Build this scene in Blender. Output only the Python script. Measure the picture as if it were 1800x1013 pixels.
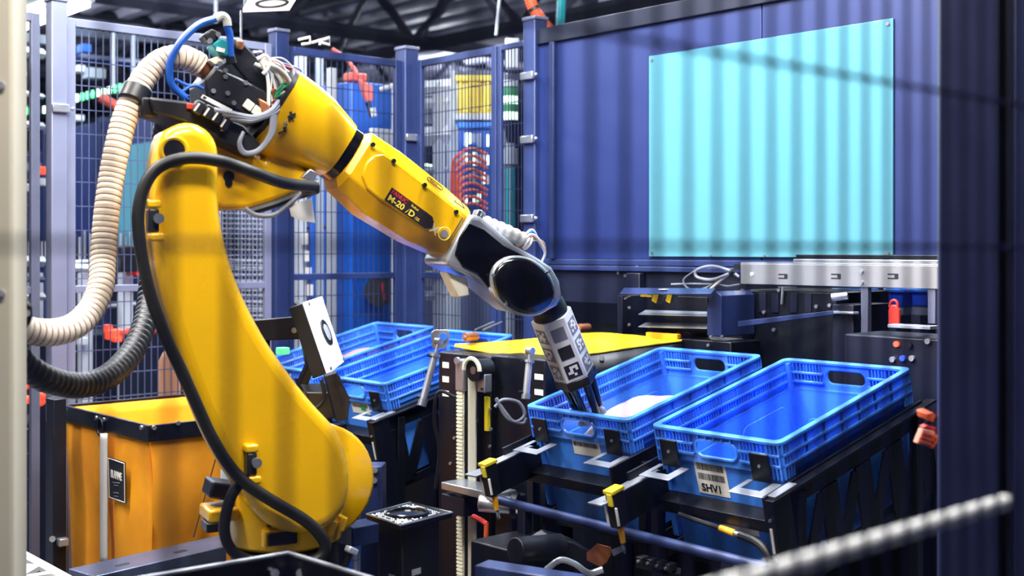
import bpy, bmesh, math, random
from mathutils import Vector as V, Matrix

for o in list(bpy.data.objects):
    bpy.data.objects.remove(o)
S = bpy.context.scene
COL = S.collection
PI = math.pi
random.seed(7)

# ------------------------------------------------------------------ camera, world, lights, exposure
HEAD = math.radians(42.0)
CC, SS = math.cos(HEAD), math.sin(HEAD)
FPX, CX, CY, CAMZ = 2130.0, 900.0, 438.0, 1.5
cd = bpy.data.cameras.new('camera')
cam = bpy.data.objects.new('camera', cd)
COL.objects.link(cam)
cam.location = (0, 0, CAMZ)
cam.rotation_euler = (PI / 2, 0, -HEAD)
cd.sensor_width = 36.0
cd.lens = 36.0 * FPX / 1800.0
cd.shift_y = -68.5 / 1800.0
cd.clip_start = 0.05
cd.clip_end = 200
cd.dof.use_dof = True
cd.dof.focus_distance = 3.3
cd.dof.aperture_fstop = 3.0
S.camera = cam
S.view_settings.view_transform = 'Standard'
S.view_settings.look = 'None'
S.view_settings.gamma = 1.0
S.view_settings.use_curve_mapping = False
S.view_settings.exposure = -0.12

w = bpy.data.worlds.new('world')
S.world = w
w.use_nodes = True
w.node_tree.nodes['Background'].inputs['Color'].default_value = (0.10, 0.15, 0.42, 1)
w.node_tree.nodes['Background'].inputs['Strength'].default_value = 0.30

def area(name, loc, target, sx, sy, power, col):
    l = bpy.data.lights.new(name, 'AREA')
    l.shape = 'RECTANGLE'
    l.size, l.size_y = sx, sy
    l.energy = power
    l.color = col
    o = bpy.data.objects.new(name, l)
    COL.objects.link(o)
    o.location = loc
    o.rotation_euler = (V(target) - V(loc)).to_track_quat('-Z', 'Y').to_euler()
    return o

WARM = (1.0, 0.95, 0.88)
COOL = (0.86, 0.93, 1.0)
area('ceiling_lamp_light_totes', (2.2, 2.2, 3.45), (2.45, 2.3, 0), 1.3, 0.25, 150, COOL)
area('ceiling_lamp_light_rear', (2.0, 3.7, 3.45), (2.1, 3.5, 0), 1.3, 0.25, 95, COOL)
area('ceiling_lamp_light_robot', (0.95, 2.9, 3.45), (1.35, 2.6, 0.6), 0.25, 1.3, 80, WARM)
area('fill_light_front', (0.75, 1.1, 3.45), (1.6, 2.3, 0.8), 1.3, 0.25, 120, WARM)  # added fill lamp, brightens what faces the camera
area('fill_light_cart', (0.25, 3.1, 3.3), (1.7, 3.3, 0.7), 0.25, 1.3, 95, WARM)  # added fill lamp, brightens the cart and the robot's left side
for i, (lx, ly) in enumerate(((2.0, 6.6), (5.0, 5.2), (4.6, 8.5), (1.0, 8.5), (6.5, 2.5))):
    area('hall_lamp_light_%d' % (i + 1), (lx, ly, 3.9), (lx, ly, 0), 1.5, 0.3, 170, COOL)

for i, (lx, ly) in enumerate(((9.0, 8.0), (4.5, 12.5), (11.0, 14.0), (1.0, 11.5))):  # point lamps without fixtures, added to brighten the dark ceiling
    l = bpy.data.lights.new('roof_fill_light_%d' % (i + 1), 'POINT')
    l.energy = 260; l.shadow_soft_size = 0.25; l.color = COOL
    o = bpy.data.objects.new(l.name, l); COL.objects.link(o); o.location = (lx, ly, 3.75)

# ------------------------------------------------------------------ picking points in the place
def c2w(x, y, z):
    return V((x * CC + y * SS, -x * SS + y * CC, CAMZ + z))
def P(px, py, d):
    return c2w((px - CX) / FPX * d, d, -(py - CY) / FPX * d)
def ray(px, py):
    return P(px, py, 1.0) - V((0, 0, CAMZ))
def PX(px, py, u):
    r = ray(px, py); return V((0, 0, CAMZ)) + r * (u / r.x)
def PY(px, py, v):
    r = ray(px, py); return V((0, 0, CAMZ)) + r * (v / r.y)
def PZ(px, py, z):
    r = ray(px, py); return V((0, 0, CAMZ)) + r * ((z - CAMZ) / r.z)

# ------------------------------------------------------------------ materials
MATS = {}
def lin(c):
    return tuple((x / 12.92 if x <= 0.04045 else ((x + 0.055) / 1.055) ** 2.4) for x in c)
def hx(r, g, b):
    return lin((r / 255.0, g / 255.0, b / 255.0))
def mat(name, rgb, rough=0.5, metal=0.0, var=0.12, scale=18.0, bump=0.0, bscale=200.0, coat=0.0, emit=0.0, ecol=None,
        alpha=None, trans=0.0, stretch=None, spec=None):
    m = bpy.data.materials.new(name)
    m.use_nodes = True
    nt = m.node_tree
    b = nt.nodes['Principled BSDF']
    c = hx(*rgb)
    tc = nt.nodes.new('ShaderNodeTexCoord')
    src = tc.outputs['Object']
    if stretch:
        mp = nt.nodes.new('ShaderNodeMapping')
        mp.inputs['Scale'].default_value = stretch
        nt.links.new(src, mp.inputs['Vector']); src = mp.outputs['Vector']
    n = nt.nodes.new('ShaderNodeTexNoise')
    n.inputs['Scale'].default_value = scale
    n.inputs['Detail'].default_value = 5
    nt.links.new(src, n.inputs['Vector'])
    r = nt.nodes.new('ShaderNodeValToRGB')
    r.color_ramp.elements[0].position = 0.3
    r.color_ramp.elements[1].position = 0.72
    r.color_ramp.elements[0].color = tuple(x * (1 - var) for x in c) + (1,)
    r.color_ramp.elements[1].color = tuple(min(1, x * (1 + var * 0.6)) for x in c) + (1,)
    nt.links.new(n.outputs['Fac'], r.inputs['Fac'])
    nt.links.new(r.outputs['Color'], b.inputs['Base Color'])
    mr = nt.nodes.new('ShaderNodeMapRange')
    mr.inputs['To Min'].default_value = max(0.02, rough * 0.8)
    mr.inputs['To Max'].default_value = min(1.0, rough * 1.2)
    nt.links.new(n.outputs['Fac'], mr.inputs['Value'])
    nt.links.new(mr.outputs['Result'], b.inputs['Roughness'])
    b.inputs['Metallic'].default_value = metal
    if spec is not None: b.inputs['Specular IOR Level'].default_value = spec
    if coat:
        b.inputs['Coat Weight'].default_value = coat
        b.inputs['Coat Roughness'].default_value = 0.15
    if trans:
        b.inputs['Transmission Weight'].default_value = trans
    if alpha is not None:
        b.inputs['Alpha'].default_value = alpha
    if emit:
        b.inputs['Emission Color'].default_value = hx(*(ecol or rgb)) + (1,)
        b.inputs['Emission Strength'].default_value = emit
    if bump:
        n2 = nt.nodes.new('ShaderNodeTexNoise')
        n2.inputs['Scale'].default_value = bscale
        n2.inputs['Detail'].default_value = 3
        nt.links.new(src, n2.inputs['Vector'])
        bp = nt.nodes.new('ShaderNodeBump')
        bp.inputs['Strength'].default_value = bump
        bp.inputs['Distance'].default_value = 0.002
        nt.links.new(n2.outputs['Fac'], bp.inputs['Height'])
        nt.links.new(bp.outputs['Normal'], b.inputs['Normal'])
    MATS[name] = m
    return m

mat('robot_yellow', (238, 182, 12), 0.27, 0, 0.06, 6, 0.05, 300, coat=0.35)
mat('robot_dark', (26, 26, 32), 0.4, 0, 0.15)
mat('wrist_grey', (188, 192, 200), 0.3, 0.6, 0.1, 12)
mat('gloss_black', (10, 10, 14), 0.2, 0, 0.2, coat=0.5)
mat('black_steel', (15, 18, 30), 0.38, 0.25, 0.2, 30, 0.08, 260)
mat('black_rubber', (13, 14, 18), 0.5, 0, 0.2)
mat('black_plastic', (17, 19, 28), 0.42, 0, 0.2)
mat('navy_paint', (38, 52, 98), 0.42, 0.1, 0.1, 10, 0.05, 300)
mat('column_navy', (27, 33, 68), 0.45, 0.1, 0.12, 10)
mat('navy_dark', (15, 20, 42), 0.45, 0.1, 0.12, 10)
mat('wall_blue', (20, 37, 92), 0.5, 0.0, 0.06, 6, 0.06, 420)
mat('turquoise', (86, 146, 162), 0.3, 0, 0.01, 1)
mat('tote_blue', (70, 138, 246), 0.28, 0, 0.06, 8, coat=0.1)
mat('tote_blue_deep', (20, 70, 205), 0.42, 0, 0.08, 8)
mat('tote_yellow', (222, 196, 30), 0.4, 0, 0.08, 8)
mat('hole_dark', (8, 14, 70), 0.7, 0, 0.1)
mat('steel', (190, 194, 202), 0.3, 0.85, 0.1, 25, 0.03, 400)
mat('steel_brushed', (205, 206, 212), 0.35, 0.8, 0.12, 30, 0.03, 300, stretch=(1, 14, 14))
mat('zinc', (200, 204, 214), 0.4, 0.6, 0.15, 60)
mat('alu_grey', (118, 122, 146), 0.42, 0.35, 0.06, 10)
mat('mesh_wire', (78, 86, 120), 0.45, 0.35, 0.08)
mat('mesh_wire_dark', (40, 50, 88), 0.5, 0.2, 0.08)
mat('front_wire', (16, 24, 74), 0.5, 0.1, 0.1)
mat('cream_post', (206, 198, 178), 0.5, 0, 0.05, 5)
mat('hose_cream', (236, 222, 204), 0.45, 0, 0.08, 30)
mat('hose_rib', (140, 108, 88), 0.5, 0, 0.1, 30)
mat('belt_white', (226, 222, 200), 0.5, 0, 0.05)
mat('white_plastic', (228, 228, 226), 0.4, 0, 0.05)
mat('paper_white', (232, 230, 224), 0.6, 0, 0.04)
mat('cable_grey', (120, 124, 138), 0.45, 0, 0.1)
mat('cable_white', (218, 216, 210), 0.45, 0, 0.08)
mat('cable_blue', (28, 92, 196), 0.35, 0, 0.08)
mat('cable_orange', (214, 88, 48), 0.45, 0, 0.08)
mat('cable_red', (178, 44, 40), 0.45, 0, 0.08)
mat('cable_green', (60, 150, 90), 0.45, 0, 0.08)
mat('teal_box', (20, 140, 150), 0.4, 0, 0.08)
mat('copper', (190, 120, 84), 0.35, 0.6, 0.1)
mat('sensor_yellow', (230, 205, 40), 0.45, 0, 0.06)
mat('connector_orange', (236, 166, 24), 0.45, 0, 0.06)
mat('canvas_orange', (252, 158, 12), 0.75, 0, 0.24, 5, 0.35, 500)
mat('tarp_yellow', (240, 206, 22), 0.5, 0, 0.06, 8, 0.1, 200)
mat('mark_grey', (122, 122, 134), 0.6, 0, 0.05)
mat('mark_black', (24, 24, 30), 0.6, 0, 0.05)
mat('decal_black', (34, 24, 26), 0.5, 0, 0.05)
mat('decal_red', (190, 40, 60), 0.5, 0, 0.05)
mat('decal_yellow', (240, 214, 80), 0.5, 0, 0.05)
mat('red_plastic', (196, 48, 36), 0.45, 0, 0.08)
mat('red_device', (206, 84, 70), 0.45, 0, 0.08)
mat('cabinet_blue', (20, 88, 190), 0.42, 0, 0.06, 5)
mat('cabinet_white', (190, 195, 204), 0.5, 0, 0.05, 5)
mat('shelf_grey', (150, 160, 172), 0.5, 0, 0.08, 5)
mat('floor_concrete', (96, 98, 106), 0.55, 0, 0.18, 2.5, 0.1, 40)
mat('hall_wall', (60, 66, 92), 0.7, 0, 0.12, 1.5)
mat('ceiling_deck', (150, 150, 168), 0.6, 0.2, 0.18, 1.2)
mat('truss', (30, 32, 46), 0.6, 0.2, 0.15)
mat('mailer', (190, 172, 174), 0.4, 0, 0.1, 14, 0.3, 30)
mat('mailer_pink', (206, 140, 124), 0.45, 0, 0.12, 14, 0.3, 30)
mat('wood', (196, 140, 106), 0.6, 0, 0.2, 12, 0.1, 60, stretch=(8, 8, 1))
mat('brown_box', (120, 72, 52), 0.75, 0, 0.15, 10)
mat('lamp_white', (255, 255, 255), 0.4, 0, 0.0, emit=9.0, ecol=(244, 248, 255))
mat('led_panel', (250, 250, 255), 0.4, 0, 0.0, emit=1.7, ecol=(250, 250, 255))
mat('led_dot', (255, 255, 255), 0.4, 0, 0.0, emit=1.6, ecol=(240, 244, 255))
mat('led_green', (120, 255, 170), 0.4, 0, 0.0, emit=2.2, ecol=(90, 255, 150))
mat('led_mint', (225, 255, 236), 0.4, 0, 0.0, emit=3.0, ecol=(225, 255, 236))
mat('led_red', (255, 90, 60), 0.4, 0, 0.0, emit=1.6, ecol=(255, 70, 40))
mat('led_blue', (60, 90, 255), 0.4, 0, 0.0, emit=0.5, ecol=(40, 60, 255))
mat('clear_plate', (214, 220, 235), 0.15, 0, 0.05, spec=0.7)

# ------------------------------------------------------------------ mesh building
class B:
    def __init__(s): s.bm = bmesh.new()
    def bb(s, x0, x1, y0, y1, z0, z1):
        return s.box(((x0 + x1) / 2, (y0 + y1) / 2, (z0 + z1) / 2), (abs(x1 - x0), abs(y1 - y0), abs(z1 - z0)))
    def box(s, c, sz, R=None):
        m = Matrix.Translation(V(c))
        if R is not None: m = m @ R.to_4x4()
        m = m @ Matrix.Diagonal((sz[0], sz[1], sz[2], 1))
        bmesh.ops.create_cube(s.bm, size=1, matrix=m)
        return s
    def prism(s, pts, vec):
        vec = V(vec); pts = [V(p) for p in pts]
        a = [s.bm.verts.new(p) for p in pts]
        b = [s.bm.verts.new(p + vec) for p in pts]
        n = len(pts)
        s.bm.faces.new(a); s.bm.faces.new(b[::-1])
        for i in range(n):
            s.bm.faces.new((a[i], b[i], b[(i + 1) % n], a[(i + 1) % n]))
        return s
    def loft(s, rings, cap=True, closed=True):
        R = [[s.bm.verts.new(V(p)) for p in r] for r in rings]
        n = len(R[0])
        for k in range(len(R) - 1):
            for i in range(n if closed else n - 1):
                j = (i + 1) % n
                s.bm.faces.new((R[k][i], R[k][j], R[k + 1][j], R[k + 1][i]))
        if cap and closed:
            s.bm.faces.new(R[0][::-1]); s.bm.faces.new(R[-1])
        return s
    def tube(s, pts, r, n=8, cap=True):
        pts = [V(p) for p in pts]
        m = len(pts)
        rr = r if isinstance(r, (list, tuple)) else [r] * m
        t0 = (pts[1] - pts[0]).normalized()
        up = V((0, 0, 1)) if abs(t0.z) < 0.9 else V((1, 0, 0))
        nx = t0.cross(up).normalized()
        rings = []
        for i in range(m):
            t = (pts[min(i + 1, m - 1)] - pts[max(i - 1, 0)]).normalized()
            nx = (nx - t * nx.dot(t)).normalized()
            ny = t.cross(nx)
            rings.append([pts[i] + (nx * math.cos(2 * PI * k / n) + ny * math.sin(2 * PI * k / n)) * rr[i] for k in range(n)])
        return s.loft(rings, cap)
    def cyl(s, p0, p1, r, r1=None, n=16):
        return s.tube([p0, p1], [r, r if r1 is None else r1], n)
    def lathe(s, p0, axis, prof, n=24):
        axis = V(axis).normalized(); p0 = V(p0)
        up = V((0, 0, 1)) if abs(axis.z) < 0.9 else V((1, 0, 0))
        a = axis.cross(up).normalized(); b = axis.cross(a)
        rings = [[p0 + axis * t + (a * math.cos(2 * PI * k / n) + b * math.sin(2 * PI * k / n)) * max(r, 1e-4) for k in range(n)] for t, r in prof]
        return s.loft(rings)
    def face(s, pts):
        s.bm.faces.new([s.bm.verts.new(V(p)) for p in pts]); return s
    def holed(s, outer, holes, vec):
        """flat polygon with holes, thickened along vec"""
        vec = V(vec)
        es = []
        loops = []
        for lp in [outer] + holes:
            vs = [s.bm.verts.new(V(p)) for p in lp]
            loops.append(vs)
            for i in range(len(vs)):
                es.append(s.bm.edges.new((vs[i], vs[(i + 1) % len(vs)])))
        g = bmesh.ops.triangle_fill(s.bm, edges=es, use_beauty=True)
        fs = [f for f in g['geom'] if isinstance(f, bmesh.types.BMFace)]
        mp = {}
        for f in fs:
            for v in f.verts:
                if v not in mp: mp[v] = s.bm.verts.new(v.co + vec)
        for f in fs:
            s.bm.faces.new([mp[v] for v in reversed(f.verts)])
        for vs in loops:
            for i in range(len(vs)):
                a, b = vs[i], vs[(i + 1) % len(vs)]
                if a in mp and b in mp: s.bm.faces.new((a, mp[a], mp[b], b))
        return s
    def bolts(s, pts, axis, r=0.006, h=0.004, n=8):
        for p in pts:
            s.cyl(V(p), V(p) + V(axis).normalized() * h, r, n=n)
        return s
    def xf(s, M):
        bmesh.ops.transform(s.bm, matrix=M, verts=s.bm.verts); return s

ROOT = {}
def build(b, name, m, parent=None, bev=0.0, seg=2, ang=35, smooth=True, sub=0, kind=None, label=None, tri=False):
    bm = b.bm
    bmesh.ops.recalc_face_normals(bm, faces=bm.faces)
    if parent is not None and parent.name in ROOT:
        bmesh.ops.transform(bm, matrix=ROOT[parent.name].inverted(), verts=bm.verts)
    me = bpy.data.meshes.new(name)
    bm.to_mesh(me); bm.free()
    me.materials.append(MATS[m])
    if smooth:
        me.shade_smooth()
        me.set_sharp_from_angle(angle=math.radians(ang))
    o = bpy.data.objects.new(name, me)
    COL.objects.link(o)
    if parent is not None:
        o.parent = parent
        if parent.name in ROOT: ROOT[o.name] = ROOT[parent.name]
    if bev:
        md = o.modifiers.new('bevel', 'BEVEL')
        md.width = bev; md.segments = seg; md.limit_method = 'ANGLE'; md.angle_limit = math.radians(40)
        md.harden_normals = False
    if sub:
        md = o.modifiers.new('subd', 'SUBSURF'); md.levels = sub; md.render_levels = sub
    if kind: o['kind'] = kind
    if label: o['label'] = label
    return o
def tag(o, label, cat, group=None):
    o['label'] = label; o['category'] = cat
    if group: o['group'] = group
    return o
def thing(name, label, cat, loc=(0, 0, 0), rz=0.0, group=None, M=None):
    o = bpy.data.objects.new(name, None)
    COL.objects.link(o)
    o.empty_display_size = 0.05
    m = M if M is not None else Matrix.Translation(V(loc)) @ Matrix.Rotation(rz, 4, 'Z')
    o.matrix_basis = m
    ROOT[o.name] = m
    return tag(o, label, cat, group)
def solo(b, name, m, label, cat, group=None, kind=None, **kw):
    """a thing that is one mesh, its origin at its base"""
    vs = [v.co for v in b.bm.verts]
    c = V(((min(v.x for v in vs) + max(v.x for v in vs)) / 2, (min(v.y for v in vs) + max(v.y for v in vs)) / 2, min(v.z for v in vs)))
    b.xf(Matrix.Translation(-c))
    o = build(b, name, m, **kw)
    o.location = c
    ROOT[o.name] = Matrix.Translation(c)
    if kind: o['kind'] = kind
    return tag(o, label, cat, group)
def struct(b, name, m, **kw):
    o = build(b, name, m, **kw); o['kind'] = 'structure'; return o
def copy_tree(o, parent=None):
    c = o.copy(); COL.objects.link(c)
    c.parent = parent
    for ch in [x for x in bpy.data.objects if x.parent == o]:
        copy_tree(ch, c)
    return c
def cr(pts, n=8):
    """smooth curve through points"""
    pts = [V(p) for p in pts]
    q = [pts[0] * 2 - pts[1]] + pts + [pts[-1] * 2 - pts[-2]]
    out = []
    for i in range(1, len(q) - 2):
        a, b, c, d = q[i - 1], q[i], q[i + 1], q[i + 2]
        for k in range(n):
            t = k / n
            out.append(0.5 * ((2 * b) + (c - a) * t + (2 * a - 5 * b + 4 * c - d) * t * t + (3 * b - a - 3 * c + d) * t ** 3))
    out.append(pts[-1])
    return out
def rrect(w, h, r, n=5):
    out = []
    for cx, cy, a0 in ((w / 2 - r, h / 2 - r, 0), (-w / 2 + r, h / 2 - r, 90), (-w / 2 + r, -h / 2 + r, 180), (w / 2 - r, -h / 2 + r, 270)):
        for k in range(n + 1):
            a = math.radians(a0 + 90 * k / n)
            out.append((cx + r * math.cos(a), cy + r * math.sin(a)))
    return out
def text(body, o, xd, yd, size, name, m, parent, depth=0.0006, shear=0.0, align='LEFT', xscale=1.0, bold=0.0):
    """flat lettering: origin o, reading direction xd, letter-up direction yd"""
    cu = bpy.data.curves.new('t', 'FONT')
    cu.body = body; cu.size = size; cu.extrude = depth; cu.shear = shear; cu.align_x = align
    cu.offset = bold; cu.resolution_u = 3
    ob = bpy.data.objects.new('t', cu); COL.objects.link(ob)
    dg = bpy.context.evaluated_depsgraph_get()
    me = bpy.data.meshes.new_from_object(ob.evaluated_get(dg))
    bpy.data.objects.remove(ob)
    xd = V(xd).normalized(); yd = V(yd); yd = (yd - xd * yd.dot(xd)).normalized(); zd = xd.cross(yd)
    M = Matrix.Translation(V(o)) @ Matrix((xd, yd, zd)).transposed().to_4x4() @ Matrix.Diagonal((xscale, 1, 1, 1))
    me.transform(M)
    b = B(); b.bm.from_mesh(me); bpy.data.meshes.remove(me)
    return build(b, name, m, parent, smooth=False)
def fr(o, xd, yd):
    """frame: local (a,b,h) -> world"""
    xd = V(xd).normalized(); yd = V(yd); yd = (yd - xd * yd.dot(xd)).normalized(); zd = xd.cross(yd)
    o = V(o)
    return lambda a, b, h=0.0: o + xd * a + yd * b + zd * h

# ================================================================== the hall
b = B(); b.bb(-8, 18, -6, 22, -0.1, 0); struct(b, 'floor', 'floor_concrete', smooth=False)
b = B(); b.bb(-8, 18, -6, 22, 4.35, 4.45)
ceil = struct(b, 'ceiling', 'ceiling_deck', smooth=False)
b = B()
for i in range(58):
    u = -7.8 + i * 0.45
    b.prism([(u, -6, 4.35), (u + 0.06, -6, 4.27), (u + 0.2, -6, 4.27), (u + 0.26, -6, 4.35)], (0, 28, 0))
build(b, 'deck_rib', 'ceiling_deck', ceil, kind='stuff', smooth=False)
b = B(); b.bb(17.9, 18, -6, 22, 0, 4.35); struct(b, 'wall_right', 'hall_wall', smooth=False)
b = B(); b.bb(-8, 18, 21.9, 22, 0, 4.35); struct(b, 'wall_back', 'hall_wall', smooth=False)

def truss(p0, p1, z0, z1, nseg, label):
    p0, p1 = V((p0[0], p0[1], 0)), V((p1[0], p1[1], 0))
    t = thing('roof_truss', label, 'truss', (p0 + p1) / 2 + V((0, 0, z0)), group='steel roof trusses')
    L = p1 - p0
    for z in (z0, z1):
        b = B(); b.tube([p0 + V((0, 0, z)), p1 + V((0, 0, z))], 0.07, 4); build(b, 'chord', 'truss', t, smooth=False)
    for i in range(nseg):
        a = p0 + L * (i / nseg); c = p0 + L * ((i + 0.5) / nseg); e = p0 + L * ((i + 1) / nseg)
        b = B(); b.tube([a + V((0, 0, z1)), c + V((0, 0, z0))], 0.045, 4); build(b, 'web_member', 'truss', t, smooth=False)
        b = B(); b.tube([c + V((0, 0, z0)), e + V((0, 0, z1))], 0.045, 4); build(b, 'web_member', 'truss', t, smooth=False)
truss((-4, 9.5), (14, 9.5), 3.55, 4.3, 12, 'dark steel roof truss crossing closest behind the rear fence')
truss((-4, 14), (16, 14), 3.55, 4.3, 13, 'dark steel roof truss further back in the hall')
truss((7.5, -2), (7.5, 20), 3.55, 4.3, 14, 'dark steel roof truss running lengthwise behind the blue wall')

# hall lamps: the bright strip glaring beside the grey fence post, and the strips over the cell, front and cart ones added with their fills
def strip_lamp(c, du, dv, label, group=None, mtl='lamp_white'):
    c = V(c)
    t = thing('strip_light', label, 'light', c, group=group)
    b = B(); b.box(c + V((0, 0, 0.035)), (du + 0.04, dv + 0.04, 0.05)); build(b, 'housing', 'white_plastic', t, 0.005)
    b = B(); b.box(c - V((0, 0, 0.004)), (du, dv, 0.03)); build(b, 'diffuser', mtl, t, 0.004)
    for s in (-0.35, 0.35):
        q = c + V((du * s, dv * s, 0.06))
        b = B(); b.tube([q, V((q.x, q.y, 4.268))], 0.006, 6); build(b, 'suspension_rod', 'steel', t)
q = P(45, 40, 7.2)
strip_lamp(q, 0.12, 1.6, 'glaring white strip light hanging beyond the fence beside the grey post')
q = P(100, 4, 9.0)
strip_lamp(q, 0.12, 2.2, 'second long white strip light under the roof beyond the grey post')
for c, du, dv, lb in (((2.2, 2.2, 3.5), 1.3, .25, 'above the gripper tote'), ((2.0, 3.7, 3.5), 1.3, .25, 'above the rear totes'), ((.95, 2.9, 3.5), .25, 1.3, 'above the robot elbow'), ((.75, 1.1, 3.5), 1.3, .25, 'above the front fence, added for front fill'), ((.22, 3.1, 3.36), .25, 1.3, 'on the side of the canvas cart, added to brighten it')):
    strip_lamp(c, du, dv, 'flat white LED strip light hanging ' + lb, 'strip lights above the robot cell', 'white_plastic')

# ================================================================== guard fences
FZ0, FZ1 = 0.08, 2.35
def post(u, v, label, m, w=0.06, z1=FZ1, clips=(), side='v', cap='steel'):
    t = thing('fence_post', label, 'post', (u, v, 0))
    b = B(); b.bb(u - w / 2, u + w / 2, v - w / 2, v + w / 2, 0.012, z1); build(b, 'upright', m, t, 0.004)
    b = B(); b.bb(u - w * .56, u + w * .56, v - w * .56, v + w * .56, 0, 0.012); build(b, 'foot_plate', m, t, 0.002)
    b = B(); b.bb(u - w / 2 - .004, u + w / 2 + .004, v - w / 2 - .004, v + w / 2 + .004, z1, z1 + 0.014); build(b, 'cap', 'black_plastic' if cap != 'steel' else 'alu_grey', t, 0.003)
    for z in clips:
        b = B()
        if side == 'v':
            b.box((u, v - w / 2 - .008, z), (w * 1.05, .016, .03)); b.cyl((u + w * .75, v - w / 2 - .004, z), (u + w * .75, v - w / 2 - .016, z), .008, n=8)
        else:
            b.box((u - w / 2 - .008, v, z), (.016, w * 1.05, .03)); b.cyl((u - w / 2 - .004, v - w * .75, z), (u - w / 2 - .016, v - w * .75, z), .008, n=8)
        build(b, 'clip', 'steel', t, 0.003)
    return t
def mesh_panel(a, c, label, mf, mw, rails=(), tw=0.03, sp=0.026, hs=0.0875, z0=FZ0, z1=FZ1 - 0.02, wr=0.0016):
    a, c = V((a[0], a[1], 0)), V((c[0], c[1], 0))
    L = (c - a).length; d = (c - a) / L; nrm = V((-d.y, d.x, 0))
    t = thing('mesh_fence', label, 'fence', (a + c) / 2)
    R = Matrix((d, nrm, V((0, 0, 1)))).transposed()
    for nm, q, sz in (('frame_upright', a + d * tw / 2 + V((0, 0, (z0 + z1) / 2)), (tw, tw * .8, z1 - z0)),
                      ('frame_upright', c - d * tw / 2 + V((0, 0, (z0 + z1) / 2)), (tw, tw * .8, z1 - z0)),
                      ('frame_rail', (a + c) / 2 + V((0, 0, z1 - tw / 2)), (L - 2 * tw, tw * .8, tw)),
                      ('frame_rail', (a + c) / 2 + V((0, 0, z0 + tw / 2)), (L - 2 * tw, tw * .8, tw))):
        b = B(); b.box(q, sz, R); build(b, nm, mf, t, 0.002)
    for z in rails:
        b = B(); b.box((a + c) / 2 + V((0, 0, z)), (L - 2 * tw, tw * .7, 0.026), R); build(b, 'middle_rail', mf, t, 0.002)
    b = B()
    n = int((L - 2 * tw) / sp)
    for i in range(1, n):
        q = a + d * (tw + (L - 2 * tw) * i / n)
        b.box(q + V((0, 0, (z0 + z1) / 2)), (wr * 2, wr * 2, z1 - z0 - tw), R)
    k = int((z1 - z0) / hs)
    for i in range(1, k):
        b.box((a + c) / 2 + nrm * wr * 2 + V((0, 0, z0 + hs * i)), (L - tw, wr * 2.2, wr * 2.2), R)
    build(b, 'wire_mesh', mw, t, kind='stuff', smooth=False)
    return t
VR, UW = 4.30, 3.27
mesh_panel((0.55, VR), (1.622, VR), 'grey framed wire mesh fence panel between cream post and grey post', 'alu_grey', 'mesh_wire', (1.355,), sp=.03)
post(1.685, VR, 'light grey steel fence post behind the cream corrugated hose', 'alu_grey', 0.058, FZ1 + .03, (2.0,))
mesh_panel((1.72, VR), (2.555, VR), 'grey topped wire mesh fence panel behind the hose and robot arm', 'alu_grey', 'mesh_wire', (1.355,))
post(2.594, VR, 'navy steel fence post behind the yellow robot elbow', 'navy_paint', 0.06, FZ1 + .03)
mesh_panel((2.63, VR), (3.205, VR), 'narrow navy wire mesh fence panel in front of the blue cabinet', 'navy_paint', 'mesh_wire_dark', (1.385,))
post(3.245, VR, 'navy corner fence post where rear mesh meets side mesh', 'navy_paint', 0.075, FZ1 + .03, (1.99,))
mesh_panel((UW, 4.245), (UW, 3.718), 'navy wire mesh fence panel in front of yellow crate', 'navy_paint', 'mesh_wire_dark', (1.385,), sp=.022)
mesh_panel((UW, 3.712), (UW, 3.535), 'very narrow navy mesh panel in front of green signal tower', 'navy_paint', 'mesh_wire_dark', (), tw=.022, sp=.018)
post(UW, 3.495, 'navy fence post between the signal tower and the blue sheet wall', 'navy_paint', 0.07, FZ1 + .05, (2.18, 1.93, 1.62), 'u')

# blue sheet wall with its turquoise plate
t = thing('sheet_guard_wall', 'tall blue sheet steel guard wall carrying the turquoise plate', 'wall panel', (UW, 2.2, 1.44))
for i, (v0, v1) in enumerate(((3.46, 2.40), (2.396, 1.34), (1.336, .6))):
    b = B(); b.bb(UW - .012, UW + .012, v1, v0, 1.462, FZ1 - .02); build(b, 'sheet', 'wall_blue', t, 0.002)
b = B(); b.bb(UW - .025, UW + .02, .6, 3.46, FZ1 - .05, FZ1 + .012); build(b, 'top_rail', 'navy_dark', t, 0.003)
b = B(); b.bb(UW - .02, UW + .02, .6, 3.46, 1.44, 1.462); build(b, 'bottom_rail', 'navy_paint', t, 0.003)
b = B(); b.bb(UW - .03, UW + .02, 3.36, 3.385, 1.462, FZ1 - .05); build(b, 'edge_strip', 'navy_paint', t, 0.003)
t = thing('turquoise_plate', 'large turquoise plate screwed to the blue sheet wall', 'plate', (UW - .014, 2.4, 1.473))
b = B()
pl = [(2.881, 1.473), (1.918, 1.471), (1.918, 2.189), (2.881, 2.189)]
b.bb(UW - .020, UW - .013, 1.918, 2.881, 1.473, 2.187)
build(b, 'plate', 'turquoise', t, 0.002)
for v in (2.865, 1.935):
    for z in (1.488, 2.172):
        b = B(); b.cyl((UW - .020, v, z), (UW - .0235, v, z), .006, n=10); build(b, 'screw', 'steel', t)
for v in (2.6, 2.38, 2.16):
    b = B(); b.cyl((UW - .020, v, 1.478), (UW - .024, v, 1.478), .004, n=8); build(b, 'screw', 'steel', t)

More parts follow.
